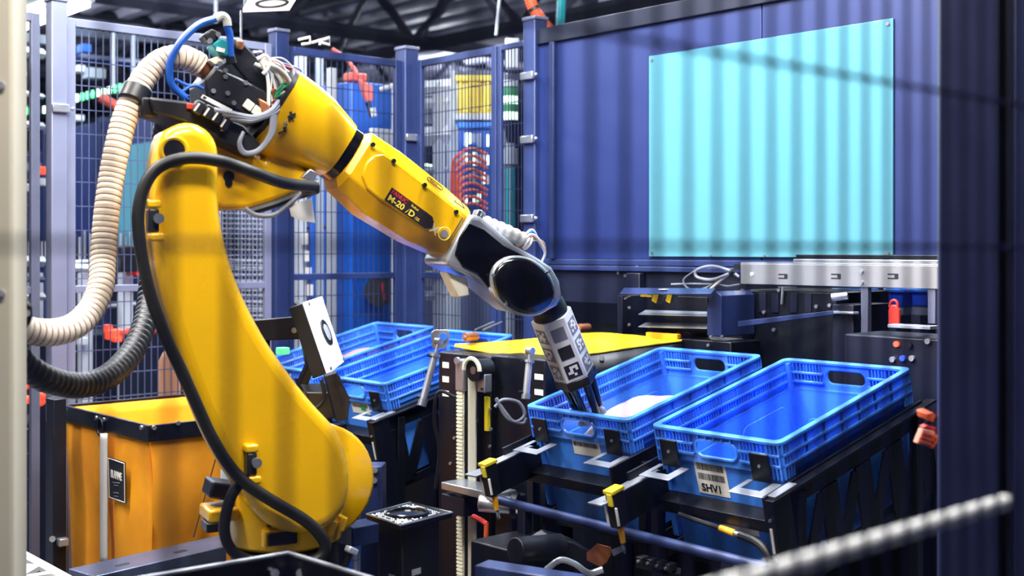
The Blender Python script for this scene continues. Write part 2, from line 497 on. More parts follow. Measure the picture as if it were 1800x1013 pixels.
# the front fence the picture is taken through
VF = 0.51
t = thing('front_fence', 'blurred dark blue wire mesh fence standing in front of the whole cell', 'fence', (0.65, VF, 0))
wv = B(); wv.tube([(.65, VF, 0.1), (.65, VF, 2.3)], 0.0021, 6)
w0 = build(wv, 'vertical_wire', 'front_wire', t)
n = 0
for i in range(40):
    u = 0.10 + i * 0.0302
    o = w0 if i == 0 else w0.copy()
    if i: COL.objects.link(o); o.parent = t
    o.location = (u - 0.65, 0, 0)
for z in (.2, .45, .72, .98, 1.502, 1.632, 1.88, 2.12):
    b = B(); b.tube([(0.05, VF + .004, z), (1.32, VF + .004, z)], 0.0021, 6); build(b, 'cross_wire', 'front_wire', t)
b = B(); b.tube([(0.05, VF + .008, 1.269), (1.075, VF + .0105, 1.269)], 0.0068, 12); build(b, 'glint_rod', 'white_plastic', t, label='cross wire painted white for its glints')  # cross wire thickened and whitened, painting the light it catches
for u in (0.035, 1.335):
    b = B(); b.bb(u - .015, u + .015, VF - .012, VF + .018, .08, 2.32); build(b, 'frame_upright', 'front_wire', t, .002)
for z in (.09, 2.31):
    b = B(); b.bb(.05, 1.32, VF - .012, VF + .018, z - .015, z + .015); build(b, 'frame_rail', 'front_wire', t, .002)

# dark guard post and sheet at the right edge
a = P(1650, 438, 2.15); c = P(1757, 438, 2.12)
t = thing('guard_column', 'wide dark navy guard column beside the SHV1 tote', 'column', (a.x, a.y, 0))
dd = (c - a); dd.z = 0; nn = V((-dd.y, dd.x, 0)).normalized() * .07
b = B(); b.prism([V((a.x, a.y, 0)), V((c.x, c.y, 0)), V((c.x, c.y, 0)) + nn, V((a.x, a.y, 0)) + nn], (0, 0, 2.6)); build(b, 'sheet_post', 'column_navy', t, 0.004)
e = P(1782, 438, 2.12)
b = B(); c2 = c + dd.normalized() * .002; b.prism([V((c2.x, c2.y, 0)) + nn * .5, V((e.x, e.y, 0)) + nn * .5, V((e.x, e.y, 0)) + nn, V((c2.x, c2.y, 0)) + nn], (0, 0, 2.6)); build(b, 'seal_strip', 'black_rubber', t, 0.002)
e1 = P(1783, 438, 2.12); e2 = P(3300, 438, 1.9)
b = B(); b.prism([V((e1.x, e1.y, 0)), V((e2.x, e2.y, 0)), V((e2.x, e2.y, 0)) + nn, V((e1.x, e1.y, 0)) + nn], (0, 0, 2.6)); build(b, 'sheet_post', 'column_navy', t, 0.004)

# cream post at the left edge
a = P(-75, 438, 1.95); c = P(22, 438, 1.95)
t = thing('cream_machine_post', 'cream painted square post that holds the black hose clamp', 'post', (a.x, a.y, 0))
dd = (c - a); dd.z = 0; nn = V((-dd.y, dd.x, 0)).normalized() * .06
b = B(); b.prism([V((a.x, a.y, 0)), V((c.x, c.y, 0)), V((c.x, c.y, 0)) + nn, V((a.x, a.y, 0)) + nn], (0, 0, 2.7)); build(b, 'upright', 'cream_post', t, 0.006, 3)
for py in (150, 515):
    q = P(3, py, 1.95); b = B(); b.cyl(q, q - nn.normalized() * .004, .006, n=10); build(b, 'bolt', 'zinc', t)

# ================================================================== the robot (built in its own frame: +X along the reach, -Y towards the camera)
RB = c2w(-0.545, 2.908, 0)
RAZ = math.radians(27.1) - HEAD
RZ = 0.509
RM = Matrix.Translation((RB.x, RB.y, RZ)) @ Matrix.Rotation(RAZ, 4, 'Z')
RMI = RM.inverted()
def RP(px, py, yl):
    o = RMI @ V((0, 0, CAMZ)); d = (RMI.to_3x3() @ ray(px, py))
    return o + d * ((yl - o.y) / d.y)
def RL(p): return RMI @ V(p)
rob = thing('industrial_robot', 'large yellow six axis industrial robot arm reaching into a blue tote', 'robot', M=Matrix.Identity(4))

# pedestal and turret
b = B(); b.lathe((0, 0, 0.0), (0, 0, 1), [(0, .19), (.03, .19), (.045, .16), (.2, .13), (.285, .125)], 40); base = build(b, 'base', 'robot_dark', rob, ang=40)
b = B(); b.lathe((0, 0, .29), (0, 0, 1), [(0, .118), (.010, .134), (.09, .140), (.125, .136), (.145, .12), (.2, .10)], 48)
tur = build(b, 'turret', 'robot_yellow', rob, ang=50)
b = B(); b.lathe((.075, -.04, .43), (0, 1, 0), [(0, .13), (.01, .14), (.2, .14), (.23, .12)], 40); build(b, 'turret_housing', 'robot_yellow', rob, ang=50)
b = B()
q = RP(495, 946, -.132); b.box(q + V((0, .004, 0)), (.07, .03, .03)); build(b, 'cable_port', 'black_plastic', tur, .004)
b = B(); b.box(q + V((0, .009, 0)), (.085, .03, .043)); build(b, 'port_frame', 'robot_yellow', tur, .005)
for i in range(4):
    q = RP(474 + i * 12, 925, -.138); b = B(); b.cyl(q + V((0, .01, 0)), q, .0045, n=10); build(b, 'bolt', 'robot_dark', tur)
for (px, py) in ((578, 925), (596, 918)):
    q = RP(px, py, -.10); b = B(); b.box(q, (.018, .06, .035), Matrix.Rotation(.3, 3, 'Y')); build(b, 'stop_block', 'robot_yellow', tur, .004)
q = RP(385, 900, -.02); b = B(); b.box(q, (.07, .1, .03)); jb = build(b, 'connector_box', 'robot_yellow', rob, .006)
b = B(); b.box(q + V((-.02, -.02, -.025)), (.04, .06, .022)); build(b, 'socket', 'black_plastic', jb, .003)
q = RP(400, 862, .0); b = B(); b.box(q, (.10, .08, .04), Matrix.Rotation(.25, 3, 'Y')); build(b, 'motor_block', 'navy_dark', rob, .006)

# lower arm
LO = [(283,250),(290,232),(308,220),(330,214),(352,218),(372,232),(384,252),(388,280),(387,320),(388,360),(393,400),(402,440),(414,480),(432,525),(452,565),(478,610),(510,655),(538,692),(564,722),(588,748),(606,778),(616,812),(619,845),(615,880),(603,908),(580,929),(550,940),(515,940),(480,928),(455,905),(432,870),(412,840),(388,800),(362,745),(340,690),(318,630),(300,570),(286,510),(277,455),(273,400),(273,340),(276,290)]
YF = -.185
prof = [RP(x, y, YF) for x, y in LO]
prof = cr(prof + [prof[0]], 2)[:-1]
b = B(); b.prism(prof, (0, .15, 0))
arm = build(b, 'lower_arm', 'robot_yellow', rob, .03, 6, ang=60)
# raised face on the lower arm
cx = sum(p.x for p in prof) / len(prof)
# shoulder cover line and bosses
q = RP(553, 850, YF)
q = RP(306, 265, YF)
b = B()
ring = [(q + V((math.cos(a) * .028, 0, math.sin(a) * .028))) for a in [2 * PI * k / 24 for k in range(25)]]
b.tube(ring, .006, 8, cap=False); build(b, 'lifting_boss', 'robot_yellow', arm)
b = B(); b.cyl(q + V((0, -.002, 0)), q + V((0, .02, 0)), .026, n=24); build(b, 'boss_hole', 'black_plastic', arm)
def bracket(px, py, mirror=1):
    q = RP(px, py, YF - .012)
    for (dx, dz) in ((.0, .035), (.006, -.035)):
        b = B(); b.box(q + V((dx, 0, dz)), (.03, .04, .018)); build(b, 'cable_lug', 'robot_yellow', arm, .005)
    b = B(); b.box(q, (.022, .035, .05)); build(b, 'cable_clamp', 'robot_dark', arm, .004)
    b = B(); b.cyl(q + V((.008, -.017, .004)), q + V((.008, -.028, .004)), .011, n=14); build(b, 'clamp_bolt', 'steel', arm)
bracket(268, 388); bracket(440, 815)

# elbow casting, forearm
A3 = math.radians(33.2)
FD = V((math.cos(A3), 0, -math.sin(A3))); FN = V((math.sin(A3), 0, math.cos(A3)))
E0 = V((-.107, 0, 1.39)); YA = .02
def ax(t, n=0, y=0): return E0 + FD * t + FN * n + V((0, YA + y, 0))
EC = [(345,222),(372,233),(400,250),(440,272),(466,282),(486,240),(500,262),(540,300),(562,302),(548,325),(500,348),(440,367),(392,368),(360,350),(330,300)]
b = B(); b.prism([RP(x, y, -.035) for x, y in EC], (0, .15, 0)); elb = build(b, 'elbow_casting', 'robot_yellow', rob, .012, 3, ang=40)
def octo(t, h0, h1, wy, ch, cy=0):
    """eight sided section: up to h1 above the axis, h0 below, half width wy, chamfer ch"""
    return [ax(t, n, y + cy) for n, y in ((h1, -wy + ch), (h1, wy - ch), (h1 - ch, wy), (-h0 + ch, wy), (-h0, wy - ch), (-h0, -wy + ch), (-h0 + ch, -wy), (h1 - ch, -wy))]
def rsec(t, h0, h1, wy, k=20, e=3.0):
    out = []
    for i in range(k):
        a = 2 * PI * i / k; c, s_ = math.cos(a), math.sin(a)
        n = (abs(s_) ** (2 / e)) * (h1 if s_ > 0 else h0) * (1 if s_ > 0 else -1)
        y = (abs(c) ** (2 / e)) * wy * (1 if c > 0 else -1)
        out.append(ax(t, n, y))
    return out
b = B(); b.loft([rsec(.095, .130, .098, .13, e=2.5), rsec(.15, .124, .100, .126, e=2.5), rsec(.205, .108, .098, .112, e=2.5), rsec(.275, .078, .080, .083), rsec(.287, .074, .077, .08)])
con = build(b, 'elbow_cone', 'robot_yellow', rob, ang=50)
b = B(); b.loft([rsec(.094, .128, .096, .128, e=2.5), rsec(.084, .128, .096, .128, e=2.5)]); build(b, 'cone_rear_seal', 'robot_dark', rob)
b = B(); b.loft([rsec(.286, .07, .072, .075), rsec(.312, .07, .072, .075)]); build(b, 'forearm_band', 'gloss_black', rob)
b = B(); b.loft([octo(.312, .064, .064, .07, .02), octo(.33, .084, .080, .082, .034), octo(.42, .098, .086, .084, .040), octo(.56, .088, .082, .080, .038), octo(.645, .070, .074, .074, .030), octo(.66, .064, .068, .07, .026)])
fa = build(b, 'forearm', 'robot_yellow', rob, .005, 3, ang=22)
# side cover of the forearm, with screws and edge groove
cov = [(.352, .026), (.37, .042), (.40, .045), (.61, .042), (.642, .036), (.642, -.038), (.60, -.044), (.42, -.056), (.38, -.052), (.354, -.034), (.345, 0)]
def fside(t, n, h=0.0):
    w_ = .084 - (max(t, .42) - .42) / .14 * .004 - (max(t, .56) - .56) / .085 * .006
    return ax(t, n, -w_ - h)
b = B(); b.prism([fside(t, n, -.004) for t, n in cov], (0, -.010, 0)); fc = build(b, 'side_cover', 'robot_yellow', fa, .004, 2)
for t, n in ((.40, .042), (.50, .040), (.61, .034)):
    b = B(); b.cyl(fside(t, n, .004), fside(t, n, .012), .0055, n=12); build(b, 'screw', 'robot_dark', fc)
b = B(); b.cyl(fside(.335, .045, .002), fside(.335, .045, .008), .006, n=10); build(b, 'screw', 'robot_dark', fa)
b = B(); b.tube([fside(.634, .034, .0065), fside(.634, -.036, .0065)], .0012, 6); build(b, 'cover_groove', 'robot_dark', fc)
# nameplate
nf = fr(fside(.432, -.016, .0068), FD, FN)
b = B(); b.prism([nf(0, -.034), nf(.128, -.034), nf(.142, -.024), nf(.142, -.01), nf(.128, .002), nf(0, .002)], nf(0, 0, .0012) - nf(0, 0)); npl = build(b, 'nameplate', 'decal_black', fc)
text('FANUC', nf(.005, -.011, .0016), FD, FN, .0145, 'brand_lettering', 'decal_red', npl, shear=0, bold=.0004)
text('Robot', nf(.066, -.009, .0016), FD, FN, .009, 'brand_lettering', 'decal_yellow', npl)
text('M-20', nf(.005, -.030, .0016), FD, FN, .021, 'model_lettering', 'decal_yellow', npl, bold=.0005, xscale=1.1)
text('i', nf(.060, -.030, .0016), FD, FN, .021, 'model_lettering', 'decal_yellow', npl, shear=.4)
text('D', nf(.069, -.030, .0016), FD, FN, .021, 'model_lettering', 'decal_yellow', npl, bold=.0005, xscale=1.1)
text('/35', nf(.090, -.030, .0016), FD, FN, .011, 'model_lettering', 'decal_yellow', npl)
text('X', nf(.138, -.033, .0016), FD, FN, .034, 'emblem', 'cable_white', npl)
b = B()
rc = nf(.178, -.016, .001)
b.tube([rc + FD * (math.cos(a) * .016) + FN * (math.sin(a) * .016) for a in [2 * PI * k / 24 for k in range(25)]], .0018, 6, cap=False); build(b, 'emblem_ring', 'decal_yellow', npl)
b = B(); b.cyl(rc, rc + V((0, -.001, 0)), .010, n=20); build(b, 'emblem_disc', 'mark_grey', npl)
# warning sticker and oval mark on the upper bevel
of = fr(ax(.53, .0655, -.0635), FD, FN * .72 + V((0, .7, 0)))
b = B()
pts = rrect(.05, .016, .0079, 6)
b.tube([of(x, y, .001) for x, y in pts] + [of(*pts[0], .001)], .0011, 6, cap=False); build(b, 'oval_mark', 'mark_black', fa)
text('Fanuc', of(-.016, -.003, .0012), FD, FN * .72 + V((0, .7, 0)), .010, 'oval_lettering', 'mark_black', fa)
b = B(); tri = [of(.065, -.013, .001), of(.098, -.013, .001), of(.080, .014, .001)]
b.tube(tri + [tri[0]], .0011, 6, cap=False); build(b, 'warning_triangle', 'mark_black', fa)
# axis mark on the cone
mf = fr(RP(504, 214, -.115), FD, FN)
for i, s_ in enumerate('-:4:+'):
    pass
def strokes(segs, name, y=-.119, w_=1.4, m='mark_black'):
    b = B()
    for x0, y0, x1, y1 in segs:
        d_ = V((x1 - x0, y1 - y0)); L = d_.length; d_ /= L; nx_, ny_ = -d_.y * w_, d_.x * w_
        b.prism([RP(x0 + nx_, y0 + ny_, y), RP(x1 + nx_, y1 + ny_, y), RP(x1 - nx_, y1 - ny_, y), RP(x0 - nx_, y0 - ny_, y)], (0, .012, 0))
    return build(b, name, m, con, smooth=False)
strokes([(507, 205, 520, 200)], 'axis_mark', -.110, 1.8); strokes([(511, 196, 516, 209)], 'axis_mark', -.1102, 1.8)
strokes([(507.5, 211.3, 511.5, 210)], 'axis_mark', -.107, 1.8); strokes([(499, 225.3, 503, 224)], 'axis_mark', -.104, 1.8)
strokes([(491, 234, 503, 229.5)], 'axis_mark', -.100, 1.8)
text('J4', RP(499.5, 221.5, -.110), V((1, 0, .3)), V((-.3, 0, 1)), .013, 'axis_mark', 'mark_grey', con, depth=.004)
for (px, py) in ((402, 310), (402, 322)):
    q = RP(px, py, -.036); b = B(); b.cyl(q + V((0, .01, 0)), q + V((0, -.002, 0)), .009 if py > 315 else .013, n=16); build(b, 'threaded_hole', 'black_plastic', elb)
q = [RP(x, y, -.037) for x, y in ((388, 250), (412, 258), (440, 272), (432, 280), (408, 268), (386, 258))]
b = B(); b.prism(q, (0, -.006, 0)); build(b, 'raised_pad', 'robot_yellow', elb, .003)

# wrist housing
WO = [(781,463),(792,438),(808,405),(826,376),(846,380),(872,400),(905,430),(945,452),(972,470),(986,495),(990,520),(982,538),(960,550),(938,553),(915,549),(892,532),(868,512),(842,494),(812,478)]
b = B(); b.prism([RP(x, y, -.062) for x, y in WO], (0, .15, 0)); wr = build(b, 'wrist_housing', 'wrist_grey', rob, .014, 4, ang=50)
WI = [(806,418),(822,392),(850,404),(884,432),(920,450),(948,462),(930,470),(885,472),(865,488),(858,508),(838,482),(812,470),(798,448)]
b = B(); b.prism([RP(x, y, -.060) for x, y in WI], (0, -.006, 0)); build(b, 'wrist_side_recess', 'gloss_black', wr, .003, 3)
wc = RP(917, 503, -.064)
def ell(sx, sz, y, rot=.0, n=40):
    return [wc + V((math.cos(a) * sx * math.cos(rot) - math.sin(a) * sz * math.sin(rot), y, math.cos(a) * sx * math.sin(rot) + math.sin(a) * sz * math.cos(rot))) for a in [2 * PI * k / n for k in range(n)]]
ra = -.45
b = B(); b.loft([ell(.098, .074, .01, ra), ell(.098, .074, -.008, ra), ell(.093, .069, -.013, ra)]); build(b, 'cover_rim', 'wrist_grey', wr, ang=50)
b = B(); b.loft([ell(.092, .068, .01, ra), ell(.092, .068, -.016, ra), ell(.084, .060, -.022, ra), ell(.05, .036, -.024, ra)]); cv = build(b, 'wrist_cover', 'gloss_black', wr, ang=60)
for px, py in ((868, 484), (965, 478), (962, 528), (890, 535)):
    q = RP(px, py, -.086); b = B(); b.cyl(q + V((0, .006, 0)), q, .004, n=10); build(b, 'screw', 'steel', cv)
# bracket and connector under the wrist
q = [RP(x, y, -.03) for x, y in ((785, 478), (822, 490), (826, 520), (806, 524), (795, 500))]
b = B(); b.prism(q, (0, .05, 0)); build(b, 'connector_block', 'belt_white', wr, .004)
# white corrugated sleeve and wire bundle above the wrist
path = cr([RP(x, y, -.005) for x, y in ((842, 388), (865, 398), (890, 408), (915, 420), (928, 428))], 8)
b = B(); b.tube(path, [(.021 if i % 4 < 2 else .0185) for i in range(len(path))], 12); sl = build(b, 'wire_sleeve', 'cable_white', rob)
for i, (mm, off) in enumerate((('cable_white', 0), ('cable_orange', 4), ('cable_green', 8), ('cable_blue', -4), ('cable_white', -8), ('cable_white', 11))):
    y0 = -.02 + i * .008
    pp = cr([RP(918, 425 + off * .6, y0), RP(935, 412 + off, y0), RP(950 + off * .3, 425, y0), RP(958, 445, y0), RP(952, 462, y0 + .01)], 6)
    b = B(); b.tube(pp, .0035, 6); build(b, 'wire', mm, sl)
b = B(); q = RP(842, 386, 0); b.lathe(q - FD * .01, FD, [(0, .024), (.012, .024)], 16); build(b, 'sleeve_clamp', 'steel', sl)
b = B(); b.box(RP(835, 384, -.03), (.012, .03, .045), Matrix.Rotation(.4, 3, 'Y')); build(b, 'clamp_plate', 'steel', sl, .002)
b = B(); q = RP(921, 424, 0); b.lathe(q - FD * .01, FD, [(0, .0225), (.012, .0225)], 16); build(b, 'sleeve_band', 'cable_orange', sl)

# gripper
G0 = RP(964, 543, .02); G1 = RL(P(1036, 722, 3.37))
GD = (G1 - G0).normalized(); GL = (G1 - G0).length
b = B(); b.lathe(G0 - GD * .035, GD, [(0, .035), (.02, .048), (.05, .05), (.06, .046)], 24); build(b, 'tool_flange', 'robot_dark', rob)
gs = RL((0, 0, CAMZ)) - G0; gs = (gs - GD * gs.dot(GD)).normalized(); gx = gs.cross(GD).normalized()
GR = .058
def ghex(t, r, ph=30):
    return [G0 + GD * t + (gx * math.cos(math.radians(ph + 60 * k)) + gs * math.sin(math.radians(ph + 60 * k))) * r for k in range(6)]
PH = 60 * 0 + 0
b = B(); b.loft([ghex(.018, GR, PH), ghex(.205, GR, PH)]); gb = build(b, 'gripper_body', 'white_plastic', rob, .002, smooth=False)
b = B(); b.loft([ghex(.205, GR + .003, PH), ghex(.232, GR + .003, PH)]); build(b, 'gripper_collar', 'gloss_black', gb, .002)
# marker tiles: three down each visible face
def marker(f, c, s, col, bits, inner):
    o = lambda a, b_: c(a, b_, .0006)
    m0 = B(); m0.prism([o(-s, -s), o(s, -s), o(s, s), o(-s, s)], c(0, 0, .0014) - c(0, 0, .0006))
    mo = build(m0, 'marker_tile', col, gb, smooth=False)
    if bits:
        m1 = B(); n_ = len(bits)
        cs = 2 * s * .72 / n_
        for j, row in enumerate(bits):
            for i_, ch in enumerate(row):
                if ch == '#':
                    x0 = -s * .72 + i_ * cs; y0 = s * .72 - (j + 1) * cs
                    m1.prism([c(x0, y0, .0015), c(x0 + cs, y0, .0015), c(x0 + cs, y0 + cs, .0015), c(x0, y0 + cs, .0015)], c(0, 0, .0021) - c(0, 0, .0015))
        build(m1, 'marker_pattern', inner, mo, smooth=False)
BITS = [['.##.', '##.#', '..##', '#.#.'], ['##..', '#.##', '.#..', '##.#'], ['.#.#', '####', '.#..', '..##'], ['#..#', '.##.', '####', '#.#.'], ['####', '#..#', '.##.', '##..'], ['.###', '.#.#', '##..', '..#.']]
k = 0
for fi in range(6):
    a0, a1 = ghex(.03, GR, PH)[fi], ghex(.03, GR, PH)[(fi + 1) % 6]
    mid = (a0 + a1) / 2
    nrm = (mid - (G0 + GD * .03)).normalized()
    xdir = (-GD).cross(nrm)
    for j in range(3):
        c = fr(mid + GD * (.03 + j * .057), xdir, -GD)
        front = nrm.dot(gs) > .9
        s_ = .021
        if front and j < 2: marker(fi, c, s_ * .9, 'mark_grey' if j == 0 else 'mark_black', None, None)
        elif front: marker(fi, c, s_, 'mark_black', BITS[5], 'white_plastic')
        else:
            marker(fi, c, s_, 'mark_grey', BITS[k % 5], 'white_plastic'); k += 1
for i, (a, r) in enumerate(((0, .040), (60, .040), (120, .040), (180, .040), (240, .04), (300, .04))):
    d_ = gx * math.cos(math.radians(a)) + gs * math.sin(math.radians(a))
    p0 = G0 + GD * .228 + d_ * r; p1 = G0 + GD * (GL - .005 + .01 * (i % 2)) + d_ * (r * .78)
    b = B(); b.cyl(p0, p1,   .0105, n=14); rd = build(b, 'gripper_rod', 'gloss_black', gb)
    b = B(); b.cyl(p1, p1 + GD * .014, .006, n=10); build(b, 'rod_tip', 'steel', rd)
    b = B(); b.cyl(p1 + GD * .014, p1 + GD * .026, .011, .014, n=12); build(b, 'suction_cup', 'cable_grey', rd)

# dress cable on the arm
cab = [(552,328),(500,322),(450,305),(400,287),(350,278),(310,281),(275,297),(253,330),(243,375),(245,420),(253,470),(268,530),(290,590),(318,650),(345,710),(370,765),(398,812),(430,848),(480,882),(530,911),(558,935),(572,960),(560,982),(525,995)]
pp = cr([RP(x, y, -.215 + (.10 if i < 1 else .05 if i < 2 else 0)) for i, (x, y) in enumerate(cab)], 8)
b = B(); b.tube(pp, .0135, 14); cbl = build(b, 'dress_cable', 'black_rubber', rob)
pp = cr([RP(x, y, -.20) for x, y in ((428, 842), (408, 870), (397, 905), (395, 940), (410, 970), (445, 988), (500, 992))], 8)
b = B(); b.tube(pp, .0125, 14); build(b, 'dress_cable', 'black_rubber', rob)
b = B(); b.tube([RP(x, y, -.10) for x, y in ((532, 330), (558, 328))], .018, 14); build(b, 'cable_gland', 'robot_dark', rob)
pp = cr([RP(x, y, -.06) for x, y in ((430, 366), (450, 378), (480, 378), (505, 362), (530, 340))], 6)
b = B(); b.tube(pp, .006, 8); build(b, 'thin_cable', 'cable_grey', rob)
pp = cr([RP(x, y, -.05) for x, y in ((440, 372), (480, 360), (520, 345), (555, 335))], 6)
b = B(); b.tube(pp, .01, 8); build(b, 'thin_cable', 'black_rubber', rob)
# white paper tag hanging under the elbow
q = [RP(x, y, -.06) for x, y in ((508, 362), (548, 348), (554, 392), (530, 388), (512, 380))]
b = B(); b.prism(q, (0, .002, 0)); build(b, 'paper_tag', 'paper_white', rob, smooth=False)
q = [RP(x, y, -.09) for x, y in ((530, 312), (545, 297), (560, 305), (550, 318))]
b = B(); b.prism(q, (0, .02, 0)); build(b, 'edge_plate', 'steel', rob, .002)

# ---------------- valve and cable unit behind the elbow
def plate(name, pts, y, th, m, parent, bev=.004):
    b = B(); b.prism([RP(x, yy, y) for x, yy in pts], (0, th, 0)); return build(b, name, m, parent, bev, 2)
vu = plate('valve_unit', [(360,140),(378,117),(420,135),(468,160),(480,190),(458,218),(410,192),(364,172)], -.09, .17, 'black_plastic', rob, .006)
plate('unit_back', [(405,108),(412,66),(432,78),(462,112),(484,148),(480,172),(440,148)], -.05, .13, 'black_steel', rob, .005)
tr = plate('cable_tray', [(262,170),(330,178),(378,196),(430,220),(462,258),(446,278),(390,252),(322,214),(268,196)], -.10, .16, 'black_plastic', rob, .006)
for px, py in ((396, 124), (396, 135), (432, 146), (375, 160), (400, 164), (411, 181), (386, 112)):
    q = RP(px, py, -.092); b = B(); b.cyl(q + V((0, .004, 0)), q + V((0, -.003, 0)), .0055, n=12); build(b, 'bolt', 'steel', vu)
plate('type_label', [(357,166),(409,193),(404,198),(353,172)], -.104, .002, 'paper_white', tr, 0)
plate('dark_print', [(358,168.5),(364,171.5),(361,175),(356,172)], -.1045, .001, 'mark_black', tr, 0)
for i, (px, py) in enumerate(((348, 190), (365, 198), (380, 206), (394, 218))):
    q = RP(px, py, -.105); b = B(); b.box(q, (.022, .03, .03), Matrix.Rotation(.45, 3, 'Y')); fb = build(b, 'connector', 'black_plastic', tr, .003)
    b = B(); b.box(q + V((-.006, -.016, 0)), (.004, .003, .02), Matrix.Rotation(.6, 3, 'Y')); build(b, 'connector_edge', 'white_plastic', fb)
q = RP(336, 187, -.102); b = B(); b.box(q, (.02, .01, .012)); build(b, 'red_plug', 'red_plastic', tr, .002)
q = RP(393, 225, -.106); b = B(); b.box(q, (.014, .006, .014)); build(b, 'paper_chip', 'paper_white', tr)
tb = plate('teal_scanner', [(372,78),(388,66),(412,78),(402,100),(386,96)], -.08, .06, 'teal_box', rob, .004)
plate('scanner_label', [(381,82),(396,86),(394,93),(380,89)], -.082, .002, 'paper_white', tb, 0)
b = B(); b.prism([RP(x, y, -.075) for x, y in ((356, 62), (372, 50), (390, 58), (382, 72), (366, 74))], (0, .05, 0)); bk = build(b, 'scanner_bracket', 'black_plastic', rob, .004)
for px, py in ((383, 61), (369, 72)):
    q = RP(px, py, -.077); b = B(); b.cyl(q, q + V((0, -.004, 0)), .006, n=12); build(b, 'bolt', 'steel', bk)
plate('white_bracket', [(367,105),(384,98),(396,100),(390,110),(378,114)], -.07, .03, 'belt_white', rob, .002)
q0, q1 = RP(348, 113, -.02), RP(368, 127, -.02)
b = B(); b.cyl(q0, q1, .026, .022, n=24); build(b, 'hose_coupling', 'copper', rob)
b = B(); b.lathe(q0, (q1 - q0), [(-.012, .0285), (.004, .0285)], 24); build(b, 'hose_band', 'steel', rob)
for pts, r in (([(404, 96), (408, 112)], .012),):
    b = B(); b.tube([RP(x, y, -.07) for x, y in pts], r, 12); build(b, 'hose_fitting', 'black_plastic', rob)
for pts in ([(382, 32), (352, 42), (326, 64), (305, 94), (298, 124), (303, 150), (326, 172)], [(398, 45), (404, 62), (404, 84), (406, 100)], [(308, 140), (330, 150), (350, 150)], [(330, 175), (322, 162), (340, 150), (358, 156)]):
    b = B(); b.tube(cr([RP(x, y, -.075) for x, y in pts], 8), .0085 if pts[0][1] < 60 else .004, 10); build(b, 'air_hose', 'cable_blue', rob)
b = B(); b.tube(cr([RP(x, y, -.075) for x, y in ((378, 33), (390, 28), (398, 34), (400, 46))], 8), .010, 10); build(b, 'hose_elbow', 'cable_white', rob)
q = RP(422, 78, -.06); b = B(); b.tube([RP(424, 18, -.06), RP(424, 72, -.06)], .0028, 6); build(b, 'rod', 'steel', rob)
b = B(); b.lathe(q, (0, 0, 1), [(-.012, .005), (-.006, .009), (.006, .009), (.012, .004)], 12); build(b, 'rod_ball', 'copper', rob)
rnd = random.Random(3)
cols = ['cable_white', 'cable_white', 'cable_grey', 'cable_white', 'cable_red', 'cable_blue', 'cable_green', 'cable_orange', 'cable_white', 'cable_grey']
for i in range(16):
    x0, y0 = 455 + rnd.uniform(0, 12), 100 + rnd.uniform(0, 14)
    x1, y1 = 480 + i * 3.0, 190 - i * 4.0 + rnd.uniform(-5, 5)
    yy = -.085 + i * .008
    pp = cr([RP(x0, y0, yy), RP((x0 * 2 + x1) / 3 + rnd.uniform(0, 18), (y0 * 2 + y1) / 3 - rnd.uniform(-4, 12), yy), RP(x1 + rnd.uniform(-4, 6), (y0 + 2 * y1) / 3, yy), RP(x1, y1 + 10, yy)], 6)
    b = B(); b.tube(pp, rnd.choice((.002, .0025, .0035)), 6); build(b, 'wire', cols[i % 10], rob)
for i in range(12):
    x1, y1 = 500 + rnd.uniform(-22, 18), 165 + rnd.uniform(-18, 22)
    pp = cr([RP(472 + rnd.uniform(-6, 8), 188 + rnd.uniform(-16, 10), -.07), RP(x1 - 8, y1 + rnd.uniform(-10, 6), -.09), RP(x1 + 4, y1 + 6, -.06)], 5)
    b = B(); b.tube(pp, .0026, 6); build(b, 'wire', rnd.choice(('cable_red', 'cable_blue', 'cable_green', 'cable_orange', 'cable_white')), rob)
for k, pts in enumerate(([(452, 104), (466, 98), (474, 108), (470, 122), (462, 130)], [(458, 108), (468, 128), (472, 150), (472, 186)], [(462, 112), (486, 118), (506, 136), (514, 152)], [(464, 116), (492, 126), (510, 146), (517, 160)], [(460, 106), (480, 124), (494, 144), (498, 160)], [(448, 112), (464, 120), (482, 122), (500, 130)])):
    b = B(); b.tube(cr([RP(x, y, -.10 + k * .006) for x, y in pts], 6), .0042, 8); build(b, 'white_lead', 'cable_white', rob)
for i in range(3):
    pp = cr([RP(376 + i * 14, 193 + i * 8, -.115), RP(410 + i * 10, 200 + i * 6, -.12), RP(445, 206 + i * 3, -.12), RP(475, 196 + i * 3, -.115), RP(490, 178 + i * 8, -.10)], 6)
    b = B(); b.tube(pp, .006, 8); build(b, 'grey_cable', 'cable_grey', rob)
for i in range(3):
    pp = cr([RP(478 + i * 3, 202, -.115), RP(474 + i * 3, 235, -.12), RP(455, 262 + i * 2, -.12), RP(432 - i * 2, 268 + i, -.12), RP(422 - i, 252, -.12), RP(428, 232, -.115)], 6)
    b = B(); b.tube(pp, .0045, 8); build(b, 'grey_cable', 'cable_grey', rob)
for px, py in ((437, 185), (452, 196)):
    q = RP(px, py, -.094); b = B(); b.box(q, (.022, .006, .022), Matrix.Rotation(.6, 3, 'Y')); build(b, 'white_cover', 'belt_white', vu, .002)
plate('motor_end', [(455,172),(470,180),(482,196),(474,208),(460,198)], -.10, .05, 'copper', rob, .004)
# clamp arm to the hose
plate('hose_clamp_arm', [(246,168),(262,172),(300,182),(318,200),(300,206),(270,196),(248,190)], -.02, .05, 'black_plastic', rob, .005)
rob.matrix_basis = RM
ROOT[rob.name] = RM

